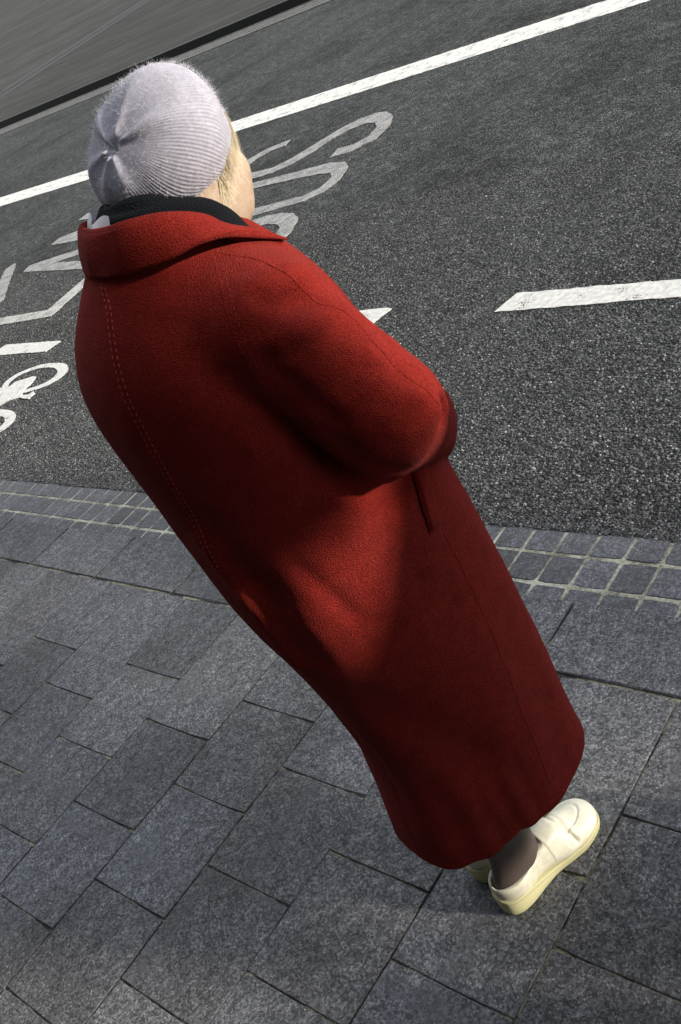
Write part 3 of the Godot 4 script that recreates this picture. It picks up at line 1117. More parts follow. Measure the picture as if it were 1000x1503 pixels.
# ---------------------------------------------------------------- ground
func slab_mesh(x0: float, x1: float, z0: float, z1: float, top: float, depth: float, jit: float, cham: float) -> ArrayMesh:
	# a stone with a slightly uneven outline, worn upper edges and a small tilt
	var f := Flat.new()
	var c := Vector3((x0 + x1) / 2, top, (z0 + z1) / 2)
	var pts := []
	var corners := [Vector2(x0, z0), Vector2(x1, z0), Vector2(x1, z1), Vector2(x0, z1)]
	for k in 4:
		var a: Vector2 = corners[k]
		var b: Vector2 = corners[(k + 1) % 4]
		for j in 4:
			var q := a.lerp(b, j / 4.0) + Vector2(rng.randf_range(-jit, jit), rng.randf_range(-jit, jit))
			if j == 0: q = q.lerp(Vector2(c.x, c.z), .004 / maxf(.05, (x1 - x0)) * rng.randf_range(.3, 1.6))
			pts.append(Vector3(q.x, 0, q.y))
	var tx := rng.randf_range(-.004, .004)
	var tz := rng.randf_range(-.004, .004)
	var y := func(p: Vector3) -> float: return top + (p.x - c.x) * tx + (p.z - c.z) * tz
	var n := pts.size()
	var first := Vector3.ZERO
	var last := Vector3.ZERO
	for k in n:
		var a: Vector3 = pts[k]
		var b: Vector3 = pts[(k + 1) % n]
		var ia := a + Vector3(c.x - a.x, 0, c.z - a.z).normalized() * cham * rng.randf_range(.9, 1.1)
		var ib := b + Vector3(c.x - b.x, 0, c.z - b.z).normalized() * cham
		if k > 0: ia = last
		else: first = ia
		if k == n - 1: ib = first
		last = ib
		var out := ((a + b) / 2 - Vector3(c.x, 0, c.z)).normalized()
		var tA := Vector3(ia.x, y.call(ia), ia.z)
		var tB := Vector3(ib.x, y.call(ib), ib.z)
		var mA := Vector3(a.x, y.call(a) - cham * .7, a.z)
		var mB := Vector3(b.x, y.call(b) - cham * .7, b.z)
		f.tri(Vector3(c.x, top, c.z), tA, tB, Vector3.UP)
		f.quad(tA, tB, mB, mA, Vector3.UP + out)
		f.quad(mA, mB, Vector3(b.x, top - depth, b.z), Vector3(a.x, top - depth, a.z), out)
	return flat_mesh(f)

func sheet(lo: Vector2, hi: Vector2, y: float) -> ArrayMesh:
	var f := Flat.new()
	f.quad(Vector3(lo.x, y, lo.y), Vector3(hi.x, y, lo.y), Vector3(hi.x, y, hi.y), Vector3(lo.x, y, hi.y), Vector3.UP)
	return flat_mesh(f)

func paint_mesh(poly: Array, rag: float, hole := [], lift := .0045) -> ArrayMesh:
	# a painted shape on the road: its edges are a little ragged, and it has the thickness of paint
	var fine := func(src: Array) -> PackedVector2Array:
		var out := PackedVector2Array()
		for k in src.size():
			var a := Vector2(src[k][0], src[k][1])
			var b := Vector2(src[(k + 1) % src.size()][0], src[(k + 1) % src.size()][1])
			var m := maxi(1, int((b - a).length() / .035))
			m = mini(m, 260)
			for j in m: out.append(a.lerp(b, float(j) / m) + Vector2(rng.randf_range(-rag, rag), rng.randf_range(-rag, rag)))
		return out
	var pg: PackedVector2Array = fine.call(poly)
	var f := Flat.new()
	var top := ROAD + lift
	var tris := PackedInt32Array()
	if hole.size():
		# a ring: both outlines have the same number of points
		var hg: PackedVector2Array = fine.call(hole)
		var m := 64
		for k in m:
			var a := pg[k * pg.size() / m]
			var b := pg[((k + 1) % m) * pg.size() / m]
			var c := hg[((k + 1) % m) * hg.size() / m]
			var d := hg[k * hg.size() / m]
			f.quad(Vector3(a.x, top, a.y), Vector3(b.x, top, b.y), Vector3(c.x, top, c.y), Vector3(d.x, top, d.y), Vector3.UP)
		return flat_mesh(f)
	tris = Geometry2D.triangulate_polygon(pg)
	for t in range(0, tris.size(), 3):
		var a := pg[tris[t]]
		var b := pg[tris[t + 1]]
		var c := pg[tris[t + 2]]
		f.tri(Vector3(a.x, top, a.y), Vector3(b.x, top, b.y), Vector3(c.x, top, c.y), Vector3.UP)
	for k in pg.size():
		var a := pg[k]
		var b := pg[(k + 1) % pg.size()]
		var out := Vector3((b - a).y, 0, -(b - a).x)
		f.quad(Vector3(a.x, top, a.y), Vector3(b.x, top, b.y), Vector3(b.x, top - .006, b.y), Vector3(a.x, top - .006, a.y), out)
	return flat_mesh(f)

func worn_paint(c: Color, cut: float, seed_: int, fine_w: float, mid_w: float) -> StandardMaterial3D:
	# paint that has come off the tops of the road stones
	var size := 1024
	var a := noise_bytes(size, .11, seed_, FastNoiseLite.TYPE_SIMPLEX_SMOOTH, 2)
	var b := noise_bytes(size, .008, seed_ + 1, FastNoiseLite.TYPE_SIMPLEX_SMOOTH, 3)
	var g := noise_bytes(size, .03, seed_ + 2, FastNoiseLite.TYPE_SIMPLEX_SMOOTH, 3)
	var out := PackedByteArray()
	out.resize(size * size * 4)
	for k in size * size:
		var x := (a[k] - 127.5) * fine_w + (b[k] - 127.5) * mid_w + 127.5
		var v := clampi(int(255.0 * (.90 + (g[k] - 127.5) / 255.0 * .22)), 0, 255)
		var q := k * 4
		out[q] = v
		out[q + 1] = v
		out[q + 2] = clampi(v - 3, 0, 255)
		out[q + 3] = 255 if x > cut * 255.0 else 0
	var m := StandardMaterial3D.new()
	m.albedo_texture = ImageTexture.create_from_image(Image.create_from_data(size, size, false, Image.FORMAT_RGBA8, out))
	m.albedo_color = c
	m.transparency = BaseMaterial3D.TRANSPARENCY_ALPHA_SCISSOR
	m.alpha_scissor_threshold = .5
	m.roughness = .75
	m.uv1_triplanar = true
	m.uv1_world_triplanar = true
	m.uv1_scale = Vector3.ONE * .9
	return m

func ellipse(c: Vector2, r: Vector2, n := 64) -> Array:
	var out := []
	for k in n: out.append([c.x + cos(TAU * k / n) * r.x, c.y + sin(TAU * k / n) * r.y])
	return out

func make_ground() -> void:
	var stains := mixed_rgb(512, [noise_bytes(512, .012, 41, FastNoiseLite.TYPE_SIMPLEX_SMOOTH, 4), noise_bytes(512, .004, 42, FastNoiseLite.TYPE_SIMPLEX_SMOOTH, 2), noise_bytes(512, .05, 43)], [.7, .6, .1],
		[[0.0, Color(.62, .62, .60)], [.45, Color(.88, .88, .87)], [.7, Color(1, 1, 1)], [1.0, Color(1, 1, 1)]])
	# granite
	var g_fine := noise_bytes(1024, .30, 51, FastNoiseLite.TYPE_SIMPLEX_SMOOTH, 2)
	var g_cell := noise_bytes(1024, .20, 52, FastNoiseLite.TYPE_CELLULAR, 1, FastNoiseLite.RETURN_CELL_VALUE)
	var g_mid := noise_bytes(1024, .02, 53, FastNoiseLite.TYPE_SIMPLEX_SMOOTH, 3)
	var granite := mixed_rgb(1024, [g_fine, g_cell, g_mid], [.58, .44, .20], [[0.0, Color(.012, .012, .013)], [.25, Color(.040, .041, .046)], [.5, Color(.092, .094, .102)], [.72, Color(.150, .153, .163)], [.9, Color(.30, .30, .31)], [1.0, Color(.55, .55, .56)]], 1.15)
	var g_bump := grey_tex(g_fine, 1024)
	var slabs := []
	for k in 5:
		var v: float = [.80, .93, 1.0, 1.10, .88][k]
		var m := world_mat(granite, 1.15, .78, Color(1, 1, 1) * 1.0, g_bump, .09)
		m.albedo_color = lin(v * [1, 1, .98, 1.0, 1.01][k], v, v * [1, 1, 1.03, .98, 1.0][k])
		m.uv1_offset = Vector3(k * .37, k * .11, k * .53)
		m.metallic_specular = .35
		stained(m, stains, .43)
		slabs.append(m)

	# pavement
	var pavement := node("pavement")
	tag(pavement, "grey granite pavement with recessed joints along the road", "", "", "structure")
	var bed_noise := noise_bytes(512, .035, 61, FastNoiseLite.TYPE_SIMPLEX_SMOOTH, 3)
	var bed := world_mat(mixed_rgb(512, [noise_bytes(512, .2, 62), bed_noise, noise_bytes(512, .008, 63)], [.3, .6, .7], [[0.0, Color(.012, .011, .010)], [.42, Color(.028, .027, .023)], [.62, Color(.11, .107, .075)], [1.0, Color(.24, .24, .16)]], 1.5), 1.6, .95, Color.WHITE, grey_tex(bed_noise, 512), .2)
	put("joint_sand", sheet(Vector2(-14, -1.425), Vector2(8, 3.0), -.0038), bed, pavement)
	var pitch := .2755
	var joint := .0026
	for col in range(-17, 9):
		var x0 := -1.151 + pitch * col + rng.randf_range(-.002, .002)
		var x1 := x0 + pitch
		var cuts := [-1.2035]
		var z := -.909 if posmod(col, 2) == 1 else -.765
		while z < .9:
			cuts.append(z + rng.randf_range(-.004, .004))
			z += .2865
		for k in cuts.size() - 1:
			var m: Material = slabs[rng.randi() % 5]
			put("slab", slab_mesh(x0 + joint / 2, x1 - joint / 2, cuts[k] + joint * .6, cuts[k + 1] - joint * .6, rng.randf_range(-.0009, .0009), .03, .0005, .0016), m, pavement)
	# kerb stones
	for k in range(-10, 9):
		var x0 := -3.074 + .4612 * k
		put("kerb_stone", slab_mesh(x0 + .003, x0 + .4612 - .003, -1.43, -1.2095, .001 + rng.randf_range(-.001, .001), .16, .0012, .0045), slabs[rng.randi() % 5], pavement)
	# the pavement goes on where single slabs no longer matter
	put("outer_paving", sheet(Vector2(-60, -1.43), Vector2(-5.7, 3.0), -.0026), slabs[1], pavement)
	put("outer_paving", sheet(Vector2(1.35, -1.43), Vector2(40, 3.0), -.0026), slabs[1], pavement)
	put("outer_paving", sheet(Vector2(-5.7, .78), Vector2(1.35, 3.0), -.0026), slabs[2], pavement)

	# gutter of small setts
	var gutter := node("gutter")
	tag(gutter, "gutter of square grey setts with pale mortar joints", "", "", "structure")
	var mortar_n := noise_bytes(512, .06, 65, FastNoiseLite.TYPE_SIMPLEX_SMOOTH, 3)
	var mortar := world_mat(mixed_rgb(512, [mortar_n, noise_bytes(512, .012, 66), noise_bytes(512, .2, 67)], [.6, .6, .4], [[0.0, Color(.08, .078, .058)], [.4, Color(.22, .218, .17)], [.7, Color(.31, .31, .25)], [1.0, Color(.42, .42, .34)]], 1.3), 1.8, .95, Color.WHITE, grey_tex(mortar_n, 512), .15)
	put("mortar", sheet(Vector2(-16, -1.745), Vector2(8, -1.42), ROAD - .0016), mortar, gutter)
	var sett_mats := []
	for k in 4:
		var m := world_mat(granite, 1.0, .72, Color.WHITE, g_bump, .05)
		var v: float = [.52, .60, .68, .76][k]
		m.albedo_color = lin(v * .96, v * .98, v * 1.06)
		m.uv1_offset = Vector3(k * .31 + .2, k * .17, k * .43)
		stained(m, stains, .8)
		sett_mats.append(m)
	var rows_z := [[-1.735, -1.6415], [-1.6365, -1.529], [-1.5235, -1.432]]
	for r in 3:
		for k in range(-76, 14):
			var x0: float = -1.315 + .102 * k + [.0, .002, .003][r]
			put("sett", slab_mesh(x0 + .0042, x0 + .102 - .0042, rows_z[r][0] + .0030, rows_z[r][1] - .0030, ROAD + rng.randf_range(-.0010, .0012), .05, .0011, .0020), sett_mats[rng.randi() % 4], gutter)

	# road
	var road := node("road")
	tag(road, "dark grey asphalt bus road with exposed stone grain", "", "", "structure")
	var a_cell := noise_bytes(2048, .085, 81, FastNoiseLite.TYPE_CELLULAR, 1, FastNoiseLite.RETURN_CELL_VALUE)
	var a_edge := noise_bytes(2048, .085, 81, FastNoiseLite.TYPE_CELLULAR, 1, FastNoiseLite.RETURN_DISTANCE)
	var a_low := noise_bytes(2048, .006, 83, FastNoiseLite.TYPE_SIMPLEX_SMOOTH, 3)
	var inv := PackedByteArray()
	inv.resize(a_edge.size())
	for k in a_edge.size(): inv[k] = 255 - a_edge[k]
	var asphalt_tex := mixed_rgb(2048, [a_cell, inv, a_low], [.50, .55, .22], [[0.0, Color(.010, .011, .012)], [.3, Color(.026, .028, .029)], [.55, Color(.046, .050, .0515)], [.8, Color(.098, .104, .102)], [1.0, Color(.26, .26, .24)]])
	var asphalt := world_mat(asphalt_tex, .60, 1.0, Color.WHITE, grey_tex(inv, 2048), .35)
	asphalt.metallic_specular = .1
	stained(asphalt, stains, .21)
	put("carriageway", sheet(Vector2(-90, -14.0), Vector2(60, -1.738), ROAD), asphalt, road)
	# loose-looking stones that stand out of the binder along the near edge
	for kind in 3:
		var f := Flat.new()
		var ring := []
		var n := 6 + kind
		for k in n:
			var g := TAU * (k + rng.randf_range(-.3, .3)) / n
			ring.append(Vector3(cos(g) * rng.randf_range(.75, 1.1), 0, sin(g) * rng.randf_range(.75, 1.1)))
		var tip := Vector3(rng.randf_range(-.2, .2), .75, rng.randf_range(-.2, .2))
		for k in n:
			var a: Vector3 = ring[k]
			var b: Vector3 = ring[(k + 1) % n]
			var ma := a * .66 + Vector3(0, .55 + .2 * sin(k * 2.1), 0)
			var mb := b * .66 + Vector3(0, .55 + .2 * sin(((k + 1) % n) * 2.1), 0)
			f.quad(a + Vector3(0, -.3, 0), b + Vector3(0, -.3, 0), mb, ma, (a + b) + Vector3.UP * .4)
			f.tri(ma, mb, tip, Vector3.UP)
		var mm := MultiMesh.new()
		mm.transform_format = MultiMesh.TRANSFORM_3D
		mm.use_colors = true
		mm.mesh = flat_mesh(f)
		var buf := PackedFloat32Array()
		var count := 0
		var want := 52000
		for k in want:
			var t := pow(rng.randf(), 1.7)
			var z := -1.739 - 2.7 * t
			var x := rng.randf_range(-4.9 + (z + 1.74) * 1.45, -.85 + (z + 1.74) * .42)
			if k < 2600: z = -1.729 - rng.randf() * .02
			var s := rng.randf_range(.0028, .0056) * (1.0 if rng.randf() < .93 else 1.35)
			var g := rng.randf() * TAU
			var hgt := s * rng.randf_range(.5, .95)
			var c := cos(g) * s
			var w := sin(g) * s
			var q := rng.randf_range(.85, 1.2)
			buf.append_array(PackedFloat32Array([c * q, 0, w, x, rng.randf_range(-.2, .2) * hgt, hgt, rng.randf_range(-.2, .2) * hgt, ROAD + .0002, -w * q, 0, c, z]))
			var v := .022 + .11 * pow(rng.randf(), 1.6)
			if rng.randf() < .05: v = rng.randf_range(.17, .30)
			var warm := rng.randf_range(-.07, .06)
			buf.append_array(PackedFloat32Array([v * (.97 + warm * .3), v * (1.0 + warm * .5), v * (1.03 - warm), 1.0]))
			count += 1
		mm.instance_count = count
		mm.buffer = buf
		var o := MultiMeshInstance3D.new()
		o.name = "road_stones"
		o.multimesh = mm
		var sm := StandardMaterial3D.new()
		sm.vertex_color_use_as_albedo = true
		sm.roughness = .8
		sm.metallic_specular = .15
		mm.mesh.surface_set_material(0, sm)
		o.set_meta("kind", "stuff")
		road.add_child(o, true)
		# a little of the same grit has been carried on to the pavement
		var gb := PackedFloat32Array()
		for k in 260:
			var s := rng.randf_range(.0008, .0021)
			var g := rng.randf() * TAU
			var v: float = [.03, .06, .16, .30][rng.randi() % 4]
			gb.append_array(PackedFloat32Array([cos(g) * s, 0, sin(g) * s, rng.randf_range(-4.2, -.3), 0, s * .8, 0, .0004, -sin(g) * s, 0, cos(g) * s, -1.4 + 1.7 * pow(rng.randf(), 1.3), v, v, v * .92, 1.0]))
		var gm2 := MultiMesh.new()
		gm2.transform_format = MultiMesh.TRANSFORM_3D
		gm2.use_colors = true
		gm2.mesh = mm.mesh
		gm2.instance_count = 260
		gm2.buffer = gb
		var go := MultiMeshInstance3D.new()
		go.name = "grit"
		go.multimesh = gm2
		go.set_meta("kind", "stuff")
		pavement.add_child(go, true)

	make_markings()
	make_far_side(stains, granite)

func make_markings() -> void:
	var fresh := worn_paint(lin(.70, .70, .68), .24, 91, .8, .65)
	var clean := worn_paint(lin(.62, .62, .61), .16, 95, .75, .65)
	var old := worn_paint(lin(.34, .34, .34), .36, 101, 1.0, .30)
	var line := put("edge_line", paint_mesh([[-60, -6.80], [-30, -6.90], [-10.5, -6.99], [-7.8, -7.13], [-3.5, -7.25], [8, -7.36], [8, -7.80], [-4, -7.67], [-8.2, -7.58], [-11.1, -7.46], [-30, -7.36], [-60, -7.3]], .006), fresh)
	tag(line, "long continuous wide white line across the far side of the bus lane", "road marking")
	var names := [["short white dash in the clear at the right edge of the picture", -2.38, 0.0], ["short white dash half hidden behind the red sleeve", -3.83, .0], ["short white dash hidden behind the red coat", -5.28, .0], ["short white dash just above the white bicycle symbol", -6.70, .0], ["", -.93, 0.0]]
	for q in names:
		if q[0] == "" or q[1] == -5.28: continue
		var x: float = q[1]
		var d := put("lane_dash", paint_mesh([[x, -2.972], [x + .012, -3.02], [x + .035, -3.112], [x + .78, -3.095], [x + .82, -3.085], [x + .80, -3.03], [x + .79, -2.965]], .004), clean)
		tag(d, q[0], "road marking", "white dashes of the lane line")
	# lettering for buses, tall letters that read towards the left of the picture
	var bus := node("road_lettering")
	tag(bus, "worn white BUS lettering painted large on the asphalt beyond the beret", "road marking")
	put("letter", paint_mesh([[-6.42, -6.28], [-6.37, -6.14], [-6.52, -6.10], [-6.60, -5.99], [-6.58, -5.82], [-6.46, -5.69], [-6.30, -5.63], [-6.06, -5.62], [-5.95, -5.73], [-5.85, -5.95], [-5.74, -6.22], [-5.62, -6.32], [-5.48, -6.36], [-5.33, -6.31], [-5.16, -6.16], [-5.03, -5.93], [-5.00, -5.68], [-5.15, -5.53], [-5.33, -5.51], [-5.38, -5.68],
		[-5.22, -5.69], [-5.15, -5.79], [-5.19, -5.96], [-5.29, -6.09], [-5.44, -6.15], [-5.60, -6.09], [-5.68, -5.96], [-5.72, -5.78], [-5.82, -5.60], [-5.97, -5.49], [-6.22, -5.46], [-6.45, -5.49], [-6.66, -5.62], [-6.74, -5.85], [-6.73, -6.05], [-6.64, -6.20]], .005), old, bus)
	put("letter", paint_mesh([[-6.75, -5.34], [-6.12, -5.36], [-5.65, -5.37], [-5.22, -5.39], [-5.03, -5.33], [-4.91, -5.21], [-4.82, -4.98], [-4.83, -4.81], [-4.95, -4.71], [-5.22, -4.66], [-5.55, -4.62], [-6.75, -4.60], [-6.75, -4.73], [-5.60, -4.76], [-5.28, -4.80], [-5.04, -4.82], [-4.94, -4.90], [-4.96, -5.06], [-5.04, -5.16], [-5.19, -5.20], [-5.52, -5.22], [-5.98, -5.23], [-6.75, -5.21]], .005), old, bus)
	put("letter", paint_mesh([[-6.75, -4.42], [-6.10, -4.50], [-5.75, -4.40], [-5.41, -4.52], [-5.23, -4.58], [-5.05, -4.58], [-4.88, -4.52], [-4.75, -4.42], [-4.66, -4.25], [-4.63, -4.08], [-4.63, -3.86], [-4.77, -3.86], [-4.77, -4.17], [-4.83, -4.31], [-4.93, -4.39], [-5.07, -4.43], [-5.27, -4.41], [-5.52, -4.30], [-5.60, -3.98], [-5.74, -3.98], [-5.74, -4.24], [-6.10, -4.37], [-6.62, -4.28], [-6.62, -3.98], [-6.75, -3.98]], .005), old, bus)
	var two := node("road_lettering")
	tag(two, "worn white tall letters on the asphalt left of the red collar", "road marking")
	put("letter", paint_mesh([[-8.35, -4.44], [-8.44, -4.57], [-8.20, -4.63], [-7.72, -4.73], [-7.30, -4.82], [-7.20, -4.70], [-7.54, -4.61], [-7.93, -4.52], [-7.55, -4.46], [-7.0, -4.37], [-7.0, -4.24], [-7.30, -4.28], [-8.06, -4.40]], .005), old, two)
	put("letter", paint_mesh([[-8.63, -4.99], [-8.68, -5.13], [-8.43, -5.23], [-8.15, -5.33], [-7.60, -5.50], [-7.5, -5.37], [-8.0, -5.23], [-8.30, -5.17], [-8.05, -5.15], [-7.5, -5.10], [-7.5, -4.93], [-7.89, -4.95], [-8.27, -4.96]], .005), old, two)
	put("letter", paint_mesh([[-8.85, -5.53], [-8.87, -5.68], [-8.71, -5.71], [-7.9, -5.62], [-7.9, -5.48], [-8.3, -5.50], [-8.64, -5.51]], .005), old, two)
	put("letter", paint_mesh([[-8.93, -4.60], [-8.91, -4.72], [-8.75, -4.60], [-8.37, -4.28], [-7.9, -3.90], [-8.0, -3.78], [-8.43, -4.20], [-8.61, -4.32]], .005), old, two)
	var box := put("lane_box_line", paint_mesh([[-9.6, -3.50], [-7.45, -3.56], [-6.74, -3.585], [-6.81, -3.90], [-6.90, -4.28], [-6.77, -4.24], [-6.66, -3.92], [-6.55, -3.47], [-7.25, -3.44], [-9.6, -3.37]], .004), worn_paint(lin(.46, .46, .45), .33, 111, .95, .4))
	tag(box, "thin angled white line that bends away beside the red collar", "road marking")
	var bike := node("bicycle_symbol")
	tag(bike, "white bicycle symbol painted on the asphalt at the left edge of the picture", "road marking")
	put("wheel", paint_mesh(ellipse(Vector2(-5.605, -2.648), Vector2(.33, .165)), .003, ellipse(Vector2(-5.618, -2.643), Vector2(.242, .122))), clean, bike)
	put("wheel", paint_mesh(ellipse(Vector2(-5.50, -2.155), Vector2(.315, .165)), .003, ellipse(Vector2(-5.50, -2.155), Vector2(.215, .105))), clean, bike)
	put("frame", paint_mesh([[-5.79, -2.61], [-5.65, -2.67], [-5.60, -2.66], [-5.555, -2.58], [-5.555, -2.53], [-5.47, -2.44], [-5.56, -2.41], [-5.61, -2.36], [-5.83, -2.49], [-5.92, -2.52], [-6.2, -2.46], [-6.2, -2.52], [-5.90, -2.55], [-5.79, -2.55], [-5.72, -2.58], [-5.66, -2.555], [-5.63, -2.56], [-5.64, -2.61], [-5.72, -2.58]].slice(0, 14), .003, [], .0062), clean, bike)
	put("pedal", paint_mesh([[-5.51, -2.462], [-5.41, -2.462], [-5.40, -2.50], [-5.36, -2.48], [-5.35, -2.42], [-5.39, -2.42], [-5.49, -2.44]], .003, [], .0072), clean, bike)

func make_far_side(stains: Texture2D, granite: Texture2D) -> void:
	var far := node("far_pavement")
	tag(far, "pale grey paving that rises beyond the far kerb", "", "", "structure")
	var n1 := noise_bytes(512, .02, 121, FastNoiseLite.TYPE_SIMPLEX_SMOOTH, 4)
	var n2 := noise_bytes(512, .09, 122, FastNoiseLite.TYPE_SIMPLEX_SMOOTH, 2)
	var n3 := noise_bytes(512, .006, 123, FastNoiseLite.TYPE_SIMPLEX_SMOOTH, 2)
	var tex := mixed_rgb(512, [n1, n2, n3], [.5, .25, .45], [[0.0, Color(.036, .037, .035)], [.5, Color(.057, .058, .054)], [1.0, Color(.095, .095, .083)]])
	var m := world_mat(tex, 1.0, 1.0)
	m.metallic_specular = .12
	m.uv1_scale = Vector3(.035, .3, .55)   # brushed along the road
	var slope := tan(deg_to_rad(9.0))
	var f := Flat.new()
	var at := func(x: float, z: float, lift: float) -> Vector3: return Vector3(x, .10 + (-14.75 - z) * slope + lift, z)
	f.quad(at.call(-140, -14.75, 0), at.call(60, -14.75, 0), at.call(60, -90, 0), at.call(-140, -90, 0), Vector3.UP)
	put("paving", flat_mesh(f), m, far)
	var slot_mat := plain(lin(.02, .02, .02), .9)
	for k in 2:
		var o := k * .5
		var g := Flat.new()
		var a := Vector2(-27.9 + o, -17.35 + o)
		var b := Vector2(-18.0 + o * .3, -22.8 + o * .3)
		var w := .24
		g.quad(at.call(a.x, a.y - w, .006), at.call(a.x, a.y + w, .006), at.call(b.x, b.y + w, .006), at.call(b.x, b.y - w, .006), Vector3.UP)
		put("paving_slot", flat_mesh(g), slot_mat, far)
	var kf := Flat.new()
	kf.box(Vector3(-140, ROAD - .05, -14.75), Vector3(60, .10, -14.60))
	put("kerb", flat_mesh(kf), plain(lin(.010, .011, .009), .95), far)
	var gm := world_mat(tex, .8, .8, lin(.95, .95, .95))
	put("far_gutter", sheet(Vector2(-140, -14.6), Vector2(60, -13.55), ROAD + .004), gm, far)
	# setts of the far gutter, a few pixels each
	var sf := Flat.new()
	for k in 300:
		for r in 4:
			var x := -30.0 + k * .09
			if x > -8.0: continue
			sf.box(Vector3(x, ROAD, -14.58 + r * .26), Vector3(x + .07, ROAD + .012 + rng.randf() * .004, -14.58 + r * .26 + .225))
	var so := put("far_setts", flat_mesh(sf), gm, far)
	so.set_meta("kind", "stuff")

# ---------------------------------------------------------------- out of view: things that block light
func make_unseen_building() -> void:
	var b := node("unseen_building")  # unseen front, kept dark so little light reaches the coat back
	tag(b, "tall dark stone front with dark windows, out of view, darkens the coat back and near pavement", "unseen_building")
	var stone := plain(lin(.035, .034, .034), .9)
	var f := Flat.new()
	f.box(Vector3(-30, -.05, 3.0), Vector3(24, 24, 3.4))
	put("wall", flat_mesh(f), stone, b)
	var glass := plain(lin(.02, .022, .025), .15)
	for k in range(-8, 7):
		for r in 2:
			f = Flat.new()
			f.box(Vector3(k * 4.0 + .8, .9 + r * 3.4, 2.97), Vector3(k * 4.0 + 3.2, 3.0 + r * 3.4, 3.01))
			put("window", flat_mesh(f), glass, b)

func make_unseen_cabinet() -> void:
	# unseen cabinet: slope and gap shape the sun on coat and shoes
	var c := node("unseen_cabinet")
	c.position = Vector3(.40, 0, -1.155)
	tag(c, "grey metal street cabinet with one door and a sloping top, out of view, shades the lower coat", "cabinet")
	var paint := plain(lin(.16, .17, .16), .5)
	var f := Flat.new()
	var prism := func(x0: float, x1: float, z0: float, z1: float, ya: float, yb: float, y0: float) -> Flat:
		var g := Flat.new()
		var c0 := [Vector3(x0, y0, z0), Vector3(x0, y0, z1), Vector3(x0, yb, z1), Vector3(x0, ya, z0)]
		var c1 := []
		for q in c0: c1.append(Vector3(x1, q.y, q.z))
		var dn := y0 if y0 < .5 else y0 - (ya - yb)
		if y0 >= .5:
			c0[1].y = dn
			c1[1].y = dn
		g.quad(c0[0], c0[1], c0[2], c0[3], Vector3(-1, 0, 0))
		g.quad(c1[0], c1[1], c1[2], c1[3], Vector3(1, 0, 0))
		g.quad(c0[2], c0[3], c1[3], c1[2], Vector3.UP)
		g.quad(c0[0], c0[1], c1[1], c1[0], Vector3.DOWN)
		g.quad(c0[0], c0[3], c1[3], c1[0], Vector3(0, 0, -1))
		g.quad(c0[1], c0[2], c1[2], c1[1], Vector3(0, 0, 1))
		return g
	put("housing", flat_mesh(prism.call(-.20, -.08, -.185, .185, 1.62, 1.03, .49)), paint, c)
	put("roof", flat_mesh(prism.call(-.23, -.05, -.20, .20, 1.662, 1.052, 1.634)), paint, c)
	f = Flat.new()
	f.box(Vector3(-.19, 0, -.175), Vector3(-.09, .335, .175))
	put("plinth", flat_mesh(f), plain(lin(.2, .2, .19), .9), c)
	for x in [-.14]:
		for z in [-.16, .16]:
			f = Flat.new()
			f.box(Vector3(x - .012, .335, z - .012), Vector3(x + .012, .50, z + .012))
			put("leg", flat_mesh(f), paint, c)
	f = Flat.new()
	f.box(Vector3(-.212, .53, -.165), Vector3(-.2, 1.02, .165))
	var d := put("door", flat_mesh(f), paint, c)
	f = Flat.new()
	f.box(Vector3(-.235, .72, .10), Vector3(-.212, .84, .125))
	put("handle", flat_mesh(f), plain(lin(.03, .03, .03), .4), d)

func make_unseen_shelter() -> void:
	# unseen shelter, its boards spaced to lay a sun band across the pavement
	var b := node("unseen_shelter")
	b.position = Vector3(3.6, 0, -3.2)
	tag(b, "open street shelter with two long roof boards on slim posts, out of view, shades the pavement beside a band of sun", "shelter")
	var steel := plain(lin(.10, .10, .105), .5)
	for q in [[-1.84, 1.25, .10, .62], [-1.84, 2.40, -.78, -.17]]:
		var f := Flat.new()
		f.box(Vector3(q[0], 1.95, q[2]), Vector3(q[1], 1.985, q[3]))
		put("roof_board", flat_mesh(f), steel, b)
	for x in [-1.2, 1.2]:
		var f := Flat.new()
		f.box(Vector3(x - .03, 1.89, -.74), Vector3(x + .03, 1.947, .59))
		put("beam", flat_mesh(f), steel, b)
		put("post", tube(PackedVector3Array([Vector3(x, ROAD, .5), Vector3(x, 1.0, .5), Vector3(x, 1.89, .5)]), PackedFloat32Array([.03]), 12), steel, b)

func make_unseen_kiosk() -> void:
	var b := node("unseen_kiosk")  # unseen box, placed to hold sky light off the right pavement
	b.position = Vector3(2.2, 0, 1.1)
	tag(b, "closed dark green street kiosk with rolled down shutter out of view, darkens the right pavement", "kiosk")
	var paint := plain(lin(.025, .035, .03), .6)
	var f := Flat.new()
	f.box(Vector3(-1.4, .1, -1.3), Vector3(1.4, 2.7, 1.3))
	put("housing", flat_mesh(f), paint, b)
	f = Flat.new()
	f.box(Vector3(-1.5, 2.7, -1.4), Vector3(1.5, 2.82, 1.4))
	put("roof", flat_mesh(f), paint, b)
	f = Flat.new()
	f.box(Vector3(-1.38, 0, -1.28), Vector3(1.38, .1, 1.28))
	put("plinth", flat_mesh(f), plain(lin(.08, .08, .08), .9), b)
	for k in 16:
		f = Flat.new()
		f.box(Vector3(-1.44, .8 + k * .1, -1.0), Vector3(-1.4, .89 + k * .1, 1.0))
		put("shutter_slat", flat_mesh(f), plain(lin(.09, .09, .09), .5), b)

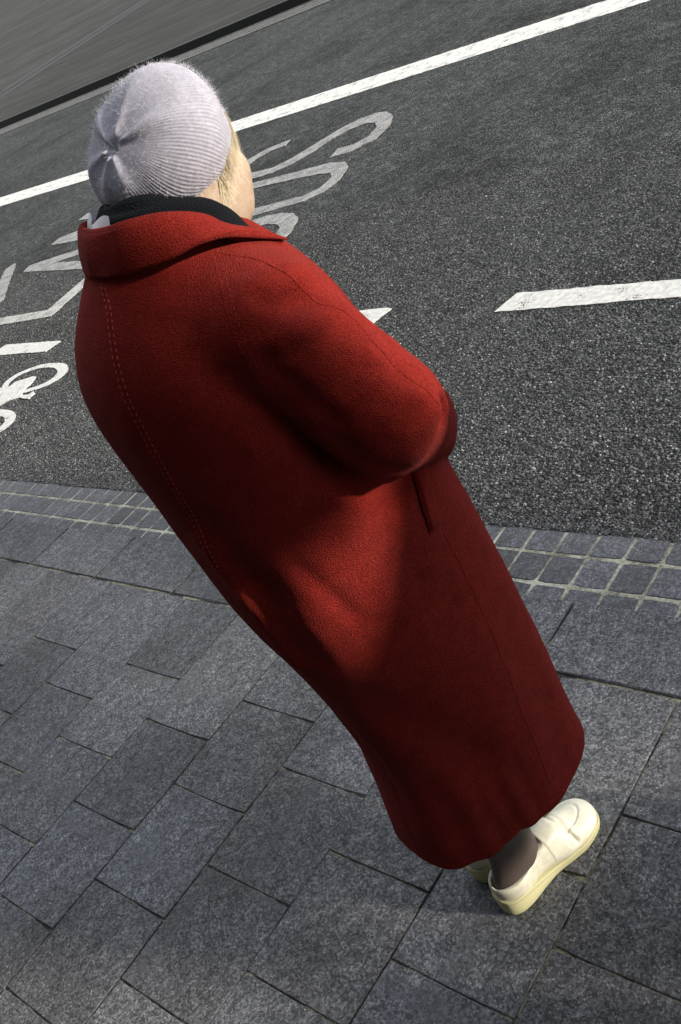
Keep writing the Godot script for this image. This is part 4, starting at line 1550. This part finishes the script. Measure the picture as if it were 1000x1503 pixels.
func make_unseen_bench() -> void:
	var b := node("unseen_bench")  # unseen block, low enough to shade only the nearest pavement
	b.position = Vector3(.42, 0, -.46)
	tag(b, "low dark stone bench block out of view, shades the nearest pavement", "bench")
	var stone := plain(lin(.10, .10, .105), .85)
	var f := Flat.new()
	f.box(Vector3(-.22, .36, -.46), Vector3(.22, .44, .46))
	put("seat", flat_mesh(f), stone, b)
	f = Flat.new()
	f.box(Vector3(-.19, 0, -.43), Vector3(.19, .36, .43))
	put("base", flat_mesh(f), stone, b)

func make_unseen_board() -> void:
	# unseen board on two posts, placed to keep sun off the upper back
	var b := node("unseen_board")
	b.position = Vector3(.72, 0, -.660)
	tag(b, "grey information board on two round posts out of view, keeps sun off the upper back", "sign")
	var steel := plain(lin(.12, .125, .13), .45)
	var f := Flat.new()
	f.box(Vector3(-.03, 1.44, -.56), Vector3(.03, 2.35, .56))
	put("panel", flat_mesh(f), steel, b)
	for z in [-.42, .42]:
		put("post", tube(PackedVector3Array([Vector3(0, 0, z), Vector3(0, 1.2, z), Vector3(0, 1.45, z)]), PackedFloat32Array([.025]), 12), steel, b)

# ---------------------------------------------------------------- scene
func _ready() -> void:
	rng.seed = 20240611
	var cam := Camera3D.new()
	cam.name = "camera"
	cam.transform = Transform3D(Basis(Vector3(.72075352, -.40854041, -.56000812), Vector3(-.0676443, .76256155, -.64336936), Vector3(.68988304, .50159209, .52198349)), Vector3(0, H, 0))
	cam.fov = 54.778
	cam.near = .05
	cam.far = 400.0
	cam.current = true
	add_child(cam)
	var env := Environment.new()
	env.background_mode = Environment.BG_SKY
	var sky_mat := ProceduralSkyMaterial.new()
	sky_mat.sky_top_color = Color(.68, .695, .72)
	sky_mat.sky_horizon_color = Color(.79, .80, .81)
	sky_mat.sky_curve = .25
	sky_mat.ground_bottom_color = Color(.2, .2, .2)
	sky_mat.ground_horizon_color = Color(.5, .5, .5)
	sky_mat.sky_energy_multiplier = 1.35
	var sky := Sky.new()
	sky.sky_material = sky_mat
	env.sky = sky
	env.tonemap_mode = Environment.TONE_MAPPER_LINEAR
	env.tonemap_exposure = 1.75
	env.sdfgi_enabled = true
	env.ssao_enabled = true
	env.ssil_enabled = true
	var we := WorldEnvironment.new()
	we.name = "world_environment"
	we.environment = env
	add_child(we)
	var sun := DirectionalLight3D.new()
	sun.name = "sun"
	sun.light_energy = 1.5
	sun.light_color = Color(1.0, .955, .89)
	sun.light_angular_distance = 3.2
	sun.shadow_enabled = true
	add_child(sun)
	sun.look_at_from_position(Vector3.ZERO, Vector3(-.908, -.279, .313), Vector3.UP)

	make_ground()
	make_unseen_building()
	make_unseen_cabinet()
	make_unseen_board()
	make_unseen_bench()
	make_unseen_shelter()
	make_unseen_kiosk()
	make_person()
